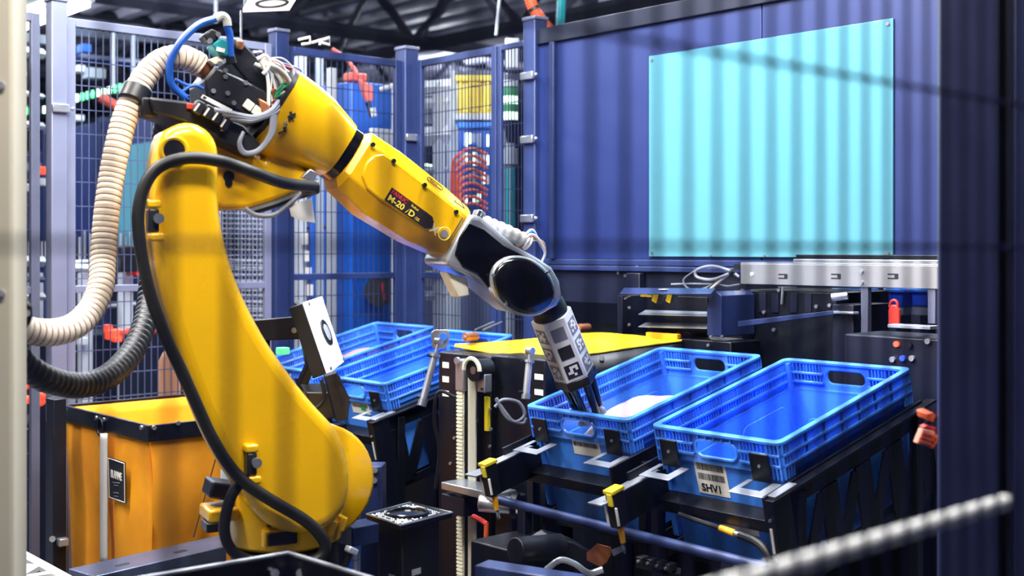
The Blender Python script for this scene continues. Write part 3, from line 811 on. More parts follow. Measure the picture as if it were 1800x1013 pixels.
# ================================================================== hoses
def hose(name, pts, r, m, rib, label, pitch, n=18, depthfn=None, ribr=.12):
    pp = cr(pts, 30)
    # resample evenly
    L = [0]
    for i in range(1, len(pp)): L.append(L[-1] + (pp[i] - pp[i - 1]).length)
    N = int(L[-1] / pitch) * 4
    out = []; j = 0
    for k in range(N + 1):
        s_ = L[-1] * k / N
        while j < len(L) - 2 and L[j + 1] < s_: j += 1
        f = (s_ - L[j]) / max(1e-9, L[j + 1] - L[j])
        out.append(pp[j].lerp(pp[j + 1], f))
    t = thing(name, label, 'hose', out[0])
    b = B(); b.tube(out, [r * (1 + (ribr * .55 if k % 4 == 0 else ribr * .45 if k % 4 in (1, 3) else 0) - ribr * .5) for k in range(N + 1)], n)
    # bulging turns
    build(b, 'hose_wall', m, t, ang=80)
    if rib:
        b = B()
        for k in range(2, N - 1, 4):
            p0, p1 = out[k], (out[k + 1] - out[k - 1]).normalized()
            up = V((0, 0, 1)) if abs(p1.z) < .9 else V((1, 0, 0))
            a = p1.cross(up).normalized(); c = p1.cross(a)
            b.tube([p0 + (a * math.cos(2 * PI * q / n) + c * math.sin(2 * PI * q / n)) * r * .955 for q in range(n + 1)], r * .055, 5, cap=False)
        build(b, 'wire_spiral', rib, t, kind='stuff')
    return t
hp = [(20,566,2.35),(45,580,2.37),(90,585,2.42),(130,574,2.47),(160,545,2.52),(177,505,2.56),(181,460,2.6),(184,410,2.62),(189,360,2.63),(196,310,2.65),(206,260,2.66),(219,210,2.68),(240,160,2.7),(262,126,2.72),(288,105,2.74),(318,100,2.76),(340,108,2.78),(352,116,2.79)]
hose('vacuum_hose', [P(*p) for p in hp], .0275, 'hose_cream', 'hose_rib', 'cream corrugated hose looping up to the back of the robot elbow', .0135)
hp = [(15,612,2.35),(40,640,2.4),(85,668,2.48),(140,678,2.6),(190,662,2.72),(230,622,2.85),(252,575,2.95),(262,520,3.05),(268,450,3.1),(274,370,3.12),(282,290,3.1),(290,225,3.0),(305,195,2.95)]
hose('cable_conduit', [P(*p) for p in hp], .0285, 'black_plastic', None, 'thick black ribbed cable conduit sagging beneath the cream hose', .020, ribr=.3)
# clamp holding the hoses at the cream post
t = thing('hose_clamp', 'black hose clamp bolted beside the cream post', 'clamp', P(38, 570, 2.3))
b = B(); b.prism([P(x, y, 2.28) for x, y in ((18, 526), (40, 524), (56, 538), (57, 560), (52, 572), (18, 574))], (P(30, 550, 2.36) - P(30, 550, 2.28))); build(b, 'clamp_body', 'black_plastic', t, .004)
q = P(46, 551, 2.28); b = B(); b.cyl(q, P(46, 551, 2.27), .007, n=12); build(b, 'bolt', 'steel', t)
q = P(9, 548, 2.3); b = B(); b.box(P(6, 548, 2.30), (.06, .04, .03)); build(b, 'mounting_lug', 'black_plastic', t, .003)
t = thing('hose_collar', 'black collar clamp around the upper part of the cream hose', 'clamp', P(245, 175, 2.69))
p0, p1 = P(232, 180, 2.685), P(243, 155, 2.70)
b = B(); b.lathe(p0, p1 - p0, [(0, .033), ((p1 - p0).length, .033)], 24); build(b, 'ring', 'black_plastic', t, .003)
b = B(); b.box(P(258, 190, 2.69), (.04, .03, .045)); build(b, 'clamp_block', 'black_plastic', t, .005)
t = thing('angle_bracket', 'black sheet bracket with a silver bolt on the mesh beside the cream post', 'bracket', PY(34, 155, 4.27))
b = B(); b.prism([PY(x, y, 4.275) for x, y in ((17, 108), (50, 110), (53, 150), (17, 156))], (0, .012, 0)); build(b, 'sheet', 'black_steel', t, .002)
b = B(); b.cyl(PY(41, 130, 4.275), PY(41, 130, 4.275) + V((0, -.015, 0)), .009, n=12); build(b, 'bolt', 'steel', t)

# ================================================================== totes
TH = 0.335
TILT = math.radians(13.3)
def tote_matrix(u, v, z, dx=0, dz=0):
    """frame of a tote whose rim centre is (u, v, z), tipped with its far end up"""
    return Matrix.Translation((u, v, z)) @ Matrix.Rotation(-TILT, 4, 'Y') @ Matrix.Translation((dx, 0, dz))
def make_tote(m='tote_blue', deep='tote_blue_deep', detail=True):
    t = thing('storage_tote', 'x', 'tote', M=Matrix.Identity(4))
    X, Y = .290, .190          # wall plane of the upper band
    xb, yb = .270, .170        # foot of the walls
    zs = -.082                 # shoulder between band and lower wall
    hole = [(a, c - .044) for a, c in rrect(.125, .044, .02, 5)]
    rows = ((-.033, -.011), (-.059, -.039))
    LG = [(-.266 + k * .0775, -.266 + k * .0775 + .062) for k in range(7)]
    SG = [(-.176, -.128), (-.118, -.078), (.078, .118), (.128, .176)]
    b = B()
    for s in (1, -1):
        hs = [[(x0, s * Y, z0), (x1, s * Y, z0), (x1, s * Y, z1), (x0, s * Y, z1)] for x0, x1 in LG for z0, z1 in rows]
        b.holed([(-X, s * Y, zs), (X, s * Y, zs), (X, s * Y, -.004), (-X, s * Y, -.004)], hs, (0, -s * .003, 0))
        b.prism([(-X + .006, s * (Y - .008), zs), (X - .006, s * (Y - .008), zs), (xb, s * yb, -TH), (-xb, s * yb, -TH)], (0, -s * .003, 0))
        b.bb(-X, X, s * (Y - .012), s * Y, zs - .003, zs)
    for s in (1, -1):
        hs = [[(s * X, y0, z0), (s * X, y1, z0), (s * X, y1, z1), (s * X, y0, z1)] for y0, y1 in SG for z0, z1 in rows]
        b.holed([(s * X, -Y, zs), (s * X, Y, zs), (s * X, Y, -.004), (s * X, -Y, -.004)], [[(s * X, a, c) for a, c in hole]] + hs, (-s * .003, 0, 0))
        b.prism([(s * (X - .008), -Y + .006, zs), (s * (X - .008), Y - .006, zs), (s * xb, yb, -TH), (s * xb, -yb, -TH)], (-s * .003, 0, 0))
        b.bb(s * (X - .012), s * X, -Y, Y, zs - .003, zs)
    b.bb(-xb, xb, -yb, yb, -TH, -TH + .004)
    body = build(b, 'body', m, t, smooth=False)
    # rim
    b = B()
    O = rrect(.6, .4, .022, 5); I = rrect(.565, .365, .016, 5)
    b.holed([(x, y, -.009) for x, y in O], [[(x, y, -.009) for x, y in I]], (0, 0, .009))
    build(b, 'rim', m, t, .002, 2, ang=50)
    # ledges under the rim
    for z in (-.036, -.062):
        for s in (1, -1):
            b = B(); b.bb(-X, X, s * (Y - .011), s * (Y + .008), z - .0035, z + .0035); build(b, 'ledge', m, t, .0012, 1)
        for s in (1, -1):
            for y0, y1 in ((-Y, -.070), (.070, Y)):
                b = B(); b.bb(s * (X - .011), s * (X + .008), y0, y1, z - .0035, z + .0035)
                build(b, 'ledge', m, t, .0012, 1)
    # ribs across the slots
    b = B()
    for z0, z1 in rows:
        for x0, x1 in LG:
            for k in range(0, 7):
                x = x0 + (x1 - x0) * k / 6
                for s in (1, -1):
                    b.bb(x - .0012, x + .0012, s * (Y - .009), s * (Y + .007), z0, z1)
        for y0, y1 in SG:
            for k in range(0, 5):
                y = y0 + (y1 - y0) * k / 4
                for s in (1, -1):
                    b.bb(s * (X - .009), s * (X + .007), y - .0012, y + .0012, z0, z1)
    build(b, 'rib_band', m, t, kind='stuff', smooth=False)
    b = B()
    for sx in (1, -1):
        for k in range(5):
            y = -.05 + k * .025
            b.bb(sx * (X + .0005), sx * (X + .007), y - .0015, y + .0015, -.019, -.009)
    build(b, 'handle_ribs', m, t, kind='stuff', smooth=False)
    # corner posts with flutes
    for sx in (1, -1):
        for sy in (1, -1):
            b = B()
            for k in range(4):
                b.bb(sx * (X + .0005), sx * (X + .007), sy * (Y - .004 - k * .011), sy * (Y - k * .011), zs - .012, -.009)
                b.bb(sx * (X - .004 - k * .011), sx * (X - k * .011), sy * (Y + .0005), sy * (Y + .007), zs - .012, -.009)
            b.bb(sx * (X - .02), sx * (X - .002), sy * (Y - .02), sy * (Y - .002), -TH * .9, -.009)
            build(b, 'corner_post', m, t, smooth=False)
    # handle lips
    for s in (1, -1):
        b = B()
        hp = [(s * (X + .002), a, c) for a, c in hole]
        b.tube([V(p) for p in hp] + [V(hp[0])], .0042, 6, cap=False)
        build(b, 'handle_lip', m, t)
    # pressed panels on the lower walls
    for s in (1, -1):
        for xc in (-.135, .135):
            b = B(); pts = rrect(.215, .17, .03, 5)
            f = lambda a, c: V((xc + a, s * (Y - .0115 - (-.088 - c + .0) * 0), c))
            sl = (yb - (Y - .008)) / (-TH - zs)
            g = lambda a, c: V((xc + a, s * (Y - .008 + sl * (c - zs) - .0032), c))
            b.prism([g(a, c - .205) for a, c in pts], (0, -s * .0045, 0)); build(b, 'pressed_panel', m, t, .002, 2)
    for s in (1, -1):
        for yc in (-.085, .085):
            b = B(); pts = rrect(.10, .12, .025, 4)
            sl = (xb - (X - .008)) / (-TH - zs)
            g = lambda a, c: V((s * (X - .008 + sl * (c - zs) - .0032), yc + a, c))
            b.prism([g(a, c - .225) for a, c in pts], (-s * .004, 0, 0)); build(b, 'pressed_panel', m, t, .002, 2)
    # drain holes
    b = B()
    for s in (1, -1):
        for yc in (-.085, .085):
            for i in range(3):
                for j in range(3):
                    y = yc - .022 + i * .022 + (j % 2) * .011; z = -.20 - j * .022
                    x = s * (X - .008 + (xb - (X - .008)) / (-TH - zs) * (z - zs))
                    b.cyl((x + s * .0008, y, z), (x - s * .0086, y, z), .0034, n=8)
    build(b, 'drain_holes', 'hole_dark', t, kind='stuff', smooth=False)
    return t
TZ = CAMZ - .38
TOTES = [(2.62, 1.862, TZ), (2.63, 2.345, TZ + .002), (2.67, 3.475, TZ), (2.66, 3.925, TZ + .01)]
LAB = ['empty blue tote with the SHV1 barcode label, near the guard column', 'blue tote the robot gripper reaches into, beside the SHV1 tote',
       'empty blue tote next to the lift, behind the LED light panel', 'blue tote holding pink mailers at the rear fence']
proto = make_tote()
tt = []
for i, (u, v, z) in enumerate(TOTES):
    o = proto if i == 0 else copy_tree(proto)
    o['label'] = LAB[i]; o['group'] = 'blue totes tipped toward the robot'
    tt.append(o)
ALLT = list(zip(tt, [tote_matrix(*p) for p in TOTES]))
for o, M in ALLT:
    o.matrix_basis = M; ROOT[o.name] = M
# paper labels on the front ends
def tote_label(o, M, y0, y1, z0, z1, words=None, rows=2, green=False):
    X, zs, xb = .290, -.082, .270
    sl = (xb - (X - .008)) / (-TH - zs)
    f = lambda a, c, h=0.0: M @ V((-(X - .008 + sl * (c - zs)) - .0005 - h, a, c))
    def q(bld, a0, a1, c0, c1, h0, h1):
        bld.prism([f(a0, c0, h0), f(a1, c0, h0), f(a1, c1, h0), f(a0, c1, h0)], f(a0, c0, h1) - f(a0, c0, h0))
    b = B(); q(b, y0, y1, z0, z1, 0, .0008); lb = build(b, 'paper_label', 'paper_white', o, smooth=False)
    rn = random.Random(int(abs(y0) * 1000) + rows)
    b = B()
    H = z1 - z0
    for r in range(rows):
        top = z1 - .006 - r * H * (.30 if words else .4); bot = top - H * (.2 if words else .3)
        y = y1 - .006
        while y > y0 + .008:
            w_ = rn.choice((.0008, .0016, .0024)); q(b, y - w_, y, bot, top, .0009, .0012); y -= w_ + rn.choice((.0008, .0014, .002))
    build(b, 'barcode', 'mark_black', lb, smooth=False)
    if green:
        b = B(); q(b, y0 + .02, y0 + .05, z0 + .012, z0 + .03, .0009, .0013); build(b, 'green_print', 'cable_green', lb, smooth=False)
    if words:
        xd = f(y0, z0) - f(y1, z0); yd = f(y0, z1) - f(y0, z0)
        text(words, f(y1 - .012, z0 + .008, .0012), xd, yd, .028, 'label_lettering', 'mark_black', lb, depth=.0003, bold=.0008)
tote_label(tt[0], ALLT[0][1], -.012, .086, -.172, -.084, 'SHV1', 2)
tote_label(tt[1], ALLT[1][1], -.060, .045, -.130, -.086, None, 1)
tote_label(tt[2], ALLT[2][1], -.055, .05, -.130, -.090, None, 1, True)
tote_label(tt[0], ALLT[0][1], -.080, .030, -.262, -.212, None, 1)
# mailers lying in the totes
def mailer(M, cx, cy, cz, lx, ly, h, rz, m, label):
    b = B()
    n = 14; g = []
    for i in range(n + 1):
        row = []
        for j in range(n + 1):
            a, c = -1 + 2 * i / n, -1 + 2 * j / n
            hh = h * (1 - abs(a) ** 3) ** .6 * (1 - abs(c) ** 3) ** .6 + .004 * math.sin(a * 7 + c * 3)
            row.append((a * lx / 2 * (1 - .03 * c * c), c * ly / 2 * (1 - .04 * a * a), hh))
        g.append(row)
    Mm = M @ Matrix.Translation((cx, cy, cz)) @ Matrix.Rotation(rz, 4, 'Z')
    for sgn in (1, -.35):
        vs = [[b.bm.verts.new(Mm @ V((p[0], p[1], p[2] * sgn))) for p in r] for r in g]
        for i in range(n):
            for j in range(n):
                b.bm.faces.new((vs[i][j], vs[i + 1][j], vs[i + 1][j + 1], vs[i][j + 1]))
    bmesh.ops.remove_doubles(b.bm, verts=b.bm.verts, dist=.0005)
    return solo(b, 'poly_mailer', m, label, 'package', ang=80)
mailer(ALLT[1][1], -.06, -.02, -.125, .40, .28, .07, .25, 'mailer', 'white puffy mailer under the gripper in a blue tote')
mailer(ALLT[1][1], .0, .0, -.25, .44, .30, .09, .1, 'mailer', 'lower white mailer flat on the floor of the picked tote')
mailer(ALLT[3][1], .0, .0, -.085, .40, .28, .03, .1, 'mailer_pink', 'pink printed mailer lying in the tote at the rear fence')
mailer(ALLT[3][1], .0, .0, -.22, .44, .30, .10, .0, 'mailer_pink', 'lower pink mailer buried in the tote at the rear fence')

# ================================================================== tote cradles
def cradle(M, label, legz=0.0, yl=(.14, -.138), sensor=True, right_truss=False, left_plate=True):
    t = thing('tote_cradle', label, 'rack', M=M)
    f = lambda x, y, z: M @ V((x, y, z))
    def lb(bld, x0, x1, y0, y1, z0, z1):
        bld.prism([f(x0, y0, z0), f(x1, y0, z0), f(x1, y1, z0), f(x0, y1, z0)], f(x0, y0, z1) - f(x0, y0, z0))
        return bld
    for y in yl:
        br = build(lb(B(), -.309, -.303, y - .027, y + .027, -.10, -.030), 'front_tab', 'black_steel', t, .0015)
        q = f(-.309, y, -.06); b = B(); b.cyl(q, f(-.312, y, -.06), .004, n=8); build(b, 'bolt', 'steel', br)
        b = B(); L = [(-.303, -.055), (-.303, -.028), (-.355, -.028), (-.355, .028), (-.303, .028), (-.303, .043), (-.385, .043), (-.385, -.055)]
        b.prism([f(x, y + s_, -.103) for x, s_ in L], f(0, 0, -.1) - f(0, 0, -.103)); build(b, 'notched_plate', 'steel_dark', br, .001)  # pale grey on black steel, its reflected light put into the colour
    for y, nm in ((.207, 'left_side_rail'), (-.207, 'right_side_rail')):
        b = lb(B(), -.40, .31, y - .004, y + .004, -.155, -.092); build(b, 'side_rail', 'black_steel', t, .002)
    # cross plate that the tote leans on, and its lip
    b = B(); b.prism([f(-.286, .2, -.176), f(-.286, -.2, -.176), f(-.335, -.2, -.186), f(-.335, .2, -.186)], f(0, 0, -.18) - f(0, 0, -.176)); build(b, 'cross_plate', 'black_steel', t, .001)
    b = lb(B(), -.339, -.335, -.2, .2, -.212, -.182); build(b, 'cross_lip', 'black_steel', t, .001)
    b = lb(B(), -.30, .29, -.15, .15, -.352, -.34); build(b, 'floor_plate', 'black_steel', t, .001)
    for sx in (-.27, .27):
        b = B()
        for sy in (-.215, .215):
            b = B(); p = f(sx, sy, -.1); b.bb(p.x - .015, p.x + .015, p.y - .012, p.y + .012, legz, p.z - .02); build(b, 'leg', 'black_steel', t, .002)
    for s_ in (-.207, .207):
        b = lb(B(), -.30, .30, s_ - .003, s_ + .003, -.36, -.33); build(b, 'lower_rail', 'black_steel', t, .001)
    p = f(.30, 0, -.1); b = B(); b.bb(p.x + .02, p.x + .028, p.y - .2, p.y + .2, .02, p.z - .05); build(b, 'dark_backing', 'black_steel', t, .001)  # added dark sheet, hides the lit floor behind the legs
    if right_truss:
        n = 4
        for i in range(n + 1):
            x = -.30 + .6 * i / n
            b = lb(B(), x - .035, x + .035, -.213, -.206, -.345, -.155); build(b, 'side_web', 'black_steel', t, .001)
        for i in range(n):
            x = -.30 + .6 * i / n
            b = B(); b.prism([f(x, -.2065, -.33), f(x + .05, -.2065, -.33), f(x + .15, -.2065, -.16), f(x + .10, -.2065, -.16)], f(0, -.2125, 0) - f(0, -.2065, 0)); build(b, 'diagonal_web', 'black_steel', t, .001)
        b = lb(B(), -.40, .34, -.235, -.207, -.105, -.098); build(b, 'top_flange', 'black_steel', t, .001)
        b = lb(B(), -.385, -.30, -.232, -.207, -.097, -.092); build(b, 'corner_plate', 'steel_dark', t, .001)
        b = lb(B(), -.40, -.33, -.232, -.21, -.42, -.10); fp = build(b, 'front_upright', 'black_steel', t, .002)
        b = lb(B(), -.403, -.4005, -.2225, -.2155, -.225, -.165); build(b, 'white_strip', 'paper_white', fp)
        b = lb(B(), -.403, -.4005, -.2295, -.2155, -.35, -.25); wl = build(b, 'warning_strip', 'connector_orange', fp)
        for z in (-.145, -.24, -.36):
            b = B(); b.cyl(f(-.40, -.22, z), f(-.405, -.22, z), .004, n=8); build(b, 'bolt', 'steel', fp)
    if sensor:
        y = yl[0] + .055
        b = lb(B(), -.47, -.31, y - .018, y + .014, -.118, -.114); build(b, 'sensor_arm', 'steel_dark', t, .001)  # whitish top of a black arm, its sheen put into the colour
        b = lb(B(), -.46, -.29, y - .018, y - .014, -.20, -.118); build(b, 'arm_web', 'black_steel', t, .001)
        b = B(); b.prism([f(-.47, y - .03, -.120), f(-.53, y - .01, -.125), f(-.53, y + .035, -.125), f(-.47, y + .012, -.120)], f(0, 0, -.125) - f(0, 0, -.120)); build(b, 'sensor_plate', 'steel_dark', t, .001)
        sb = build(lb(B(), -.505, -.465, y - .032, y - .004, -.195, -.105), 'sensor', 'black_plastic', t, .003)
        build(lb(B(), -.508, -.462, y - .034, y - .002, -.106, -.096), 'sensor_top', 'sensor_yellow', sb, .002)
        build(lb(B(), -.510, -.505, y - .030, y - .014, -.135, -.104), 'yellow_tongue', 'sensor_yellow', sb, .001)
        for yy in (y - .001, y - .036):
            build(lb(B(), -.508, -.503, yy - .003, yy + .003, -.185, -.138), 'sensor_edge', 'white_plastic', sb, .001)
        b = B(); b.cyl(f(-.485, y - .02, -.195), f(-.485, y - .02, -.238), .009, .007, n=12); build(b, 'plug', 'connector_orange', sb)
        pp = cr([f(-.485, y - .02, -.236), f(-.484, y - .018, -.262), f(-.47, y - .005, -.272), f(-.46, y + .01, -.25), f(-.455, y + .012, -.20), f(-.45, y + .004, -.15)], 6)
        b = B(); b.tube(pp, .0035, 8); build(b, 'sensor_lead', 'cable_grey', sb)
    return t
mat('steel_dark', (158, 162, 174), 0.4, 0.5, 0.1, 25)  # pale grey; on cradle plates it paints light reflected off black steel
CL = ['black steel cradle under the SHV1 tote', 'black steel cradle under the tote the gripper reaches into', 'black steel cradle under the empty tote next to the lift', 'black steel cradle under the tote at the rear fence']
for i in range(4):
    cradle(ALLT[i][1], CL[i], 0.0, sensor=i < 2, right_truss=i in (0, 2))
# orange plug and cable across the SHV1 tote
M0 = ALLT[0][1]
t = thing('sensor_cable', 'black sensor cable with orange plug across the SHV1 tote', 'cable', M0 @ V((-.40, 0, -.21)))
f = lambda x, y, z: M0 @ V((x, y, z))
b = B(); b.tube(cr([f(-.35, .10, -.205), f(-.352, .03, -.212), f(-.355, -.03, -.216)], 6), .006, 8); build(b, 'lead', 'black_rubber', t)
b = B(); b.cyl(f(-.355, -.03, -.216), f(-.358, -.075, -.22), .008, .009, n=12); build(b, 'plug', 'connector_orange', t)
b = B(); b.cyl(f(-.358, -.075, -.22), f(-.359, -.09, -.221), .007, n=12); build(b, 'plug_nut', 'steel', t)
b = B(); b.tube(cr([f(-.359, -.09, -.221), f(-.365, -.14, -.226), f(-.38, -.18, -.24), f(-.39, -.20, -.29), f(-.39, -.205, -.36)], 6), .0105, 10); build(b, 'sleeve', 'black_rubber', t)
# navy round rail along the front of both totes
a, c = PX(878, 880, 2.26), PX(1356, 1001, 2.26)
t = thing('round_rail', 'dark navy round rail running low in front of the gripper and SHV1 totes', 'rail', (a + c) / 2)
b = B(); b.tube([a, c], .013, 20); build(b, 'tube', 'navy_paint', t)
b = B(); b.tube([c + V((0, .004, 0)), c - V((0, .02, 0))], .02, 20); e = build(b, 'end_cap', 'black_plastic', t)
b = B(); b.cyl(c - V((0, .02, 0)), c - V((0, .026, 0)), .008, n=12); build(b, 'end_bolt', 'steel', e)
for v in (a.y - .1, c.y + .12):
    b = B(); b.bb(2.25, 2.28, v - .015, v + .015, 0, a.z - .008); build(b, 'stanchion', 'navy_dark', t, .002)
# lower machine under the rail: motor, slanted cover, copper parts
t = thing('drive_motor', 'black cylindrical drive motor with chrome bracket under the round rail', 'motor', P(960, 990, 3.05))
b = B(); b.cyl(P(905, 968, 3.0), P(985, 960, 3.1), .032, n=20); build(b, 'motor_body', 'black_plastic', t, .003)
b = B(); b.tube(cr([P(x, y, 2.98) for x, y in ((960, 1002), (985, 985), (1010, 992), (1035, 1008), (1060, 1002))], 6), .008, 8); build(b, 'chrome_loop', 'steel', t)
b = B(); b.prism([P(x, y, 3.1) for x, y in ((930, 962), (965, 942), (1010, 955), (1060, 985), (1030, 1000))], P(0, 0, 3.14) - P(0, 0, 3.1)); build(b, 'cover_plate', 'black_steel', t, .003)
b = B(); b.prism([P(x, y, 3.05) for x, y in ((1030, 972), (1050, 955), (1075, 962), (1068, 975), (1055, 985))], V((0, 0, -.02))); build(b, 'copper_bracket', 'copper', t, .002)
b = B(); b.prism([P(x, y, 3.04) for x, y in ((1074, 966), (1095, 958), (1100, 964), (1078, 975))], V((0, 0, -.006))); build(b, 'steel_tab', 'steel', t, .001)
b = B(); b.bb(2.1, 2.3, 2.3, 2.5, 0.0, P(950, 985, 3.05).z); build(b, 'plinth', 'black_steel', t, .005)
q = P(1160, 1000, 2.98)
t = thing('terminal_strip', 'strip of small black terminals under the round rail', 'terminals', (q.x, q.y, 0))
b = B(); b.bb(q.x - .02, q.x + .02, q.y - .02, q.y + .02, 0, q.z - .02); build(b, 'stand', 'black_steel', t, .003)
b = B(); b.tube([P(1120, 990, 2.99), P(1195, 1008, 2.99)], .012, 4); build(b, 'terminal_rail', 'black_steel', t)
for i in range(4):
    q = P(1130 + i * 16, 985 + i * 4, 2.98); b = B(); b.box(q, (.03, .02, .02)); build(b, 'terminal', 'black_plastic', t, .002)
    b = B(); b.cyl(q + V((-.015, 0, .0)), q + V((-.02, 0, 0)), .004, n=8); build(b, 'terminal_screw', 'steel', t)
a = P(834, 985, 2.75); c = P(1010, 1022, 2.62)
t = thing('blue_beam', 'dark blue box beam with shiny top below the lift belts', 'beam', (a + c) / 2 - V((0, 0, .3)))
dv = (c - a); dv.z = 0; dn = dv.normalized(); sd = V((-dn.y, dn.x, 0))
b = B(); b.box((a + c) / 2 + sd * .03 + V((0, 0, -.045)), (dv.length, .06, .08), Matrix((dn, sd, V((0, 0, 1)))).transposed()); build(b, 'beam', 'navy_paint', t, .004)
b = B(); q = (a + c) / 2 + sd * .03; b.bb(q.x - .03, q.x + .03, q.y - .03, q.y + .03, 0, q.z - .085); build(b, 'beam_leg', 'navy_dark', t, .003)

# ================================================================== lift between the tote pairs
UL = 2.42
t = thing('belt_lift', 'black lift tower with two white belts between the tote pairs', 'lift', (UL, 2.88, 0))
def ub(px0, py0, px1, py1, u, th):
    """box on the plane facing the robot side, from picture corners"""
    a = PX(px0, py0, u); c = PX(px1, py1, u); m = PX((px0 + px1) / 2, (py0 + py1) / 2, u)
    zt = PX((px0 + px1) / 2, py0, u).z; zb = PX((px0 + px1) / 2, py1, u).z
    return (u, u + th, min(a.y, c.y), max(a.y, c.y), zb, zt)
b = B(); x = ub(862, 622, 770, 1013, UL + .03, .12); b.bb(x[0], x[1], x[2], x[3], 0, x[5]); build(b, 'tower_panel', 'black_steel', t, .006)
b = B(); x = ub(958, 628, 866, 1013, UL + .05, .12); b.bb(x[0], x[1], x[2], x[3], 0, x[5]); build(b, 'tower_panel', 'black_steel', t, .006)
def belt(px, w_, y0, m, teeth):
    x = ub(px + w_ / 2, y0, px - w_ / 2, 1013, UL - .012, .006)
    b = B(); b.bb(x[0], x[1], x[2], x[3], .2, x[5]); bl = build(b, 'belt', m, t, .001)
    if teeth:
        b = B(); z = .45
        while z < x[5]:
            b.bb(x[0] - .004, x[0], x[2] + .001, x[3] - .001, z, z + .006); z += .0115
        build(b, 'belt_teeth', m, bl, kind='stuff', smooth=False)
    return x
belt(809, 11, 688, 'belt_white', True)
x1 = belt(829, 13, 640, 'belt_white', False)
x = ub(822, 655, 815, 1013, UL - .004, .02); b = B(); b.bb(x[0], x[1], x[2], x[3], .1, x[5]); build(b, 'belt_guide', 'black_rubber', t)
b = B(); q0 = PX(832, 640, UL - .03); b.cyl(q0 + V((0, 0, -.02)), q0 + V((.06, 0, -.02)), .034, n=28); pu = build(b, 'pulley', 'black_plastic', t)
b = B(); b.cyl(q0 + V((-.002, 0, -.02)), q0 + V((.0, 0, -.02)), .012, n=16); build(b, 'pulley_hub', 'steel', pu)
b = B(); pts = []
for k in range(13):
    a_ = PI * k / 12; pts.append(q0 + V((-.006, math.cos(a_) * .037, -.02 + math.sin(a_) * .037)))
b.tube(pts, .007, 6); build(b, 'belt_wrap', 'belt_white', pu)
x = ub(814, 632, 800, 688, UL - .02, .05); b = B(); b.bb(*x); build(b, 'steel_carrier', 'steel', t, .003)
q = PX(806, 634, UL - .02); b = B(); b.cyl(q, q + V((-.01, 0, 0)), .011, n=16); build(b, 'carrier_axle', 'steel', t)
x = ub(852, 658, 838, 690, UL - .015, .03); b = B(); b.bb(*x); build(b, 'steel_bracket', 'steel', t, .003)
for px, py in ((848, 664), (848, 684)):
    q = PX(px, py, UL - .016); b = B(); b.cyl(q, q + V((-.005, 0, 0)), .004, n=8); build(b, 'bolt', 'black_plastic', t)
x = ub(857, 698, 851, 758, UL + .02, .012); b = B(); b.bb(*x); build(b, 'yellow_strip', 'sensor_yellow', t, .001)
for px, py, w_, u_ in ((783, 642, 11, .03), (783, 667, 11, .03), (783, 692, 11, .03), (947, 663, 15, .05), (947, 690, 15, .05)):
    x = ub(px + w_ / 2, py - 5, px - w_ / 2, py + 5, UL + u_ - .0015, .0015); b = B(); b.bb(*x); build(b, 'white_label', 'paper_white', t)
for px, py in ((862, 720), (864, 755), (862, 785), (862, 820), (838, 740), (800, 770), (793, 815)):
    q = PX(px, py, UL + .03); b = B(); b.cyl(q, q + V((-.006, 0, 0)), .005, n=8); build(b, 'bolt', 'steel', t)
# carriage of the lift
x = ub(868, 858, 775, 872, UL - .10, .09); b = B(); b.bb(*x); ca = build(b, 'carriage_plate', 'steel', t, .003)
x = ub(815, 872, 775, 905, UL - .09, .08); b = B(); b.bb(*x); build(b, 'carriage_block', 'navy_dark', t, .004)
q = PX(842, 884, UL - .10); b = B(); b.cyl(q, q + V((.06, -.08, -.005)), .026, n=24); mo = build(b, 'chrome_drum', 'steel', t, .004)
b = B(); q2 = q + V((.06, -.08, -.005)); b.cyl(q2, q2 + V((.012, -.016, 0)), .04, n=24); build(b, 'drum_flange', 'black_steel', t, .003)
b = B(); b.tube([PX(855, 920, UL - .1), PX(853, 1000, UL - .1)], .007, 10); build(b, 'orange_rod', 'cable_orange', t)
b = B(); b.tube(cr([PX(x_, y_, UL - .1) for x_, y_ in ((832, 908), (846, 915), (856, 922))], 5), .008, 8); build(b, 'red_link', 'cable_red', t)
b = B(); x = ub(900, 870, 870, 1013, UL - .04, .06); b.bb(x[0], x[1], x[2], x[3], 0, x[5]); build(b, 'navy_column', 'navy_dark', t, .004)
b = B(); b.tube([PX(905, 945, UL - .06), PX(916, 968, UL - .06)], .005, 8); build(b, 'red_lever', 'cable_red', t)
x = ub(915, 885, 900, 905, UL - .06, .02); b = B(); b.bb(*x); build(b, 'cream_roller', 'belt_white', t, .006)
# black hoses by the lift
for k, pts in enumerate(([(800, 698, 3.6), (770, 690, 3.6), (763, 740, 3.6), (772, 790, 3.6), (765, 860, 3.6)], [(870, 716, 3.5), (885, 703, 3.5), (912, 708, 3.5), (922, 730, 3.5), (905, 742, 3.5), (888, 725, 3.5), (872, 700, 3.5)], [(872, 702, 3.5), (892, 735, 3.5), (918, 744, 3.5), (925, 735, 3.5)])):
    b = B(); b.tube(cr([P(*p) for p in pts], 8), .005, 8); build(b, 'lift_cable', 'cable_grey' if k else 'black_rubber', t)
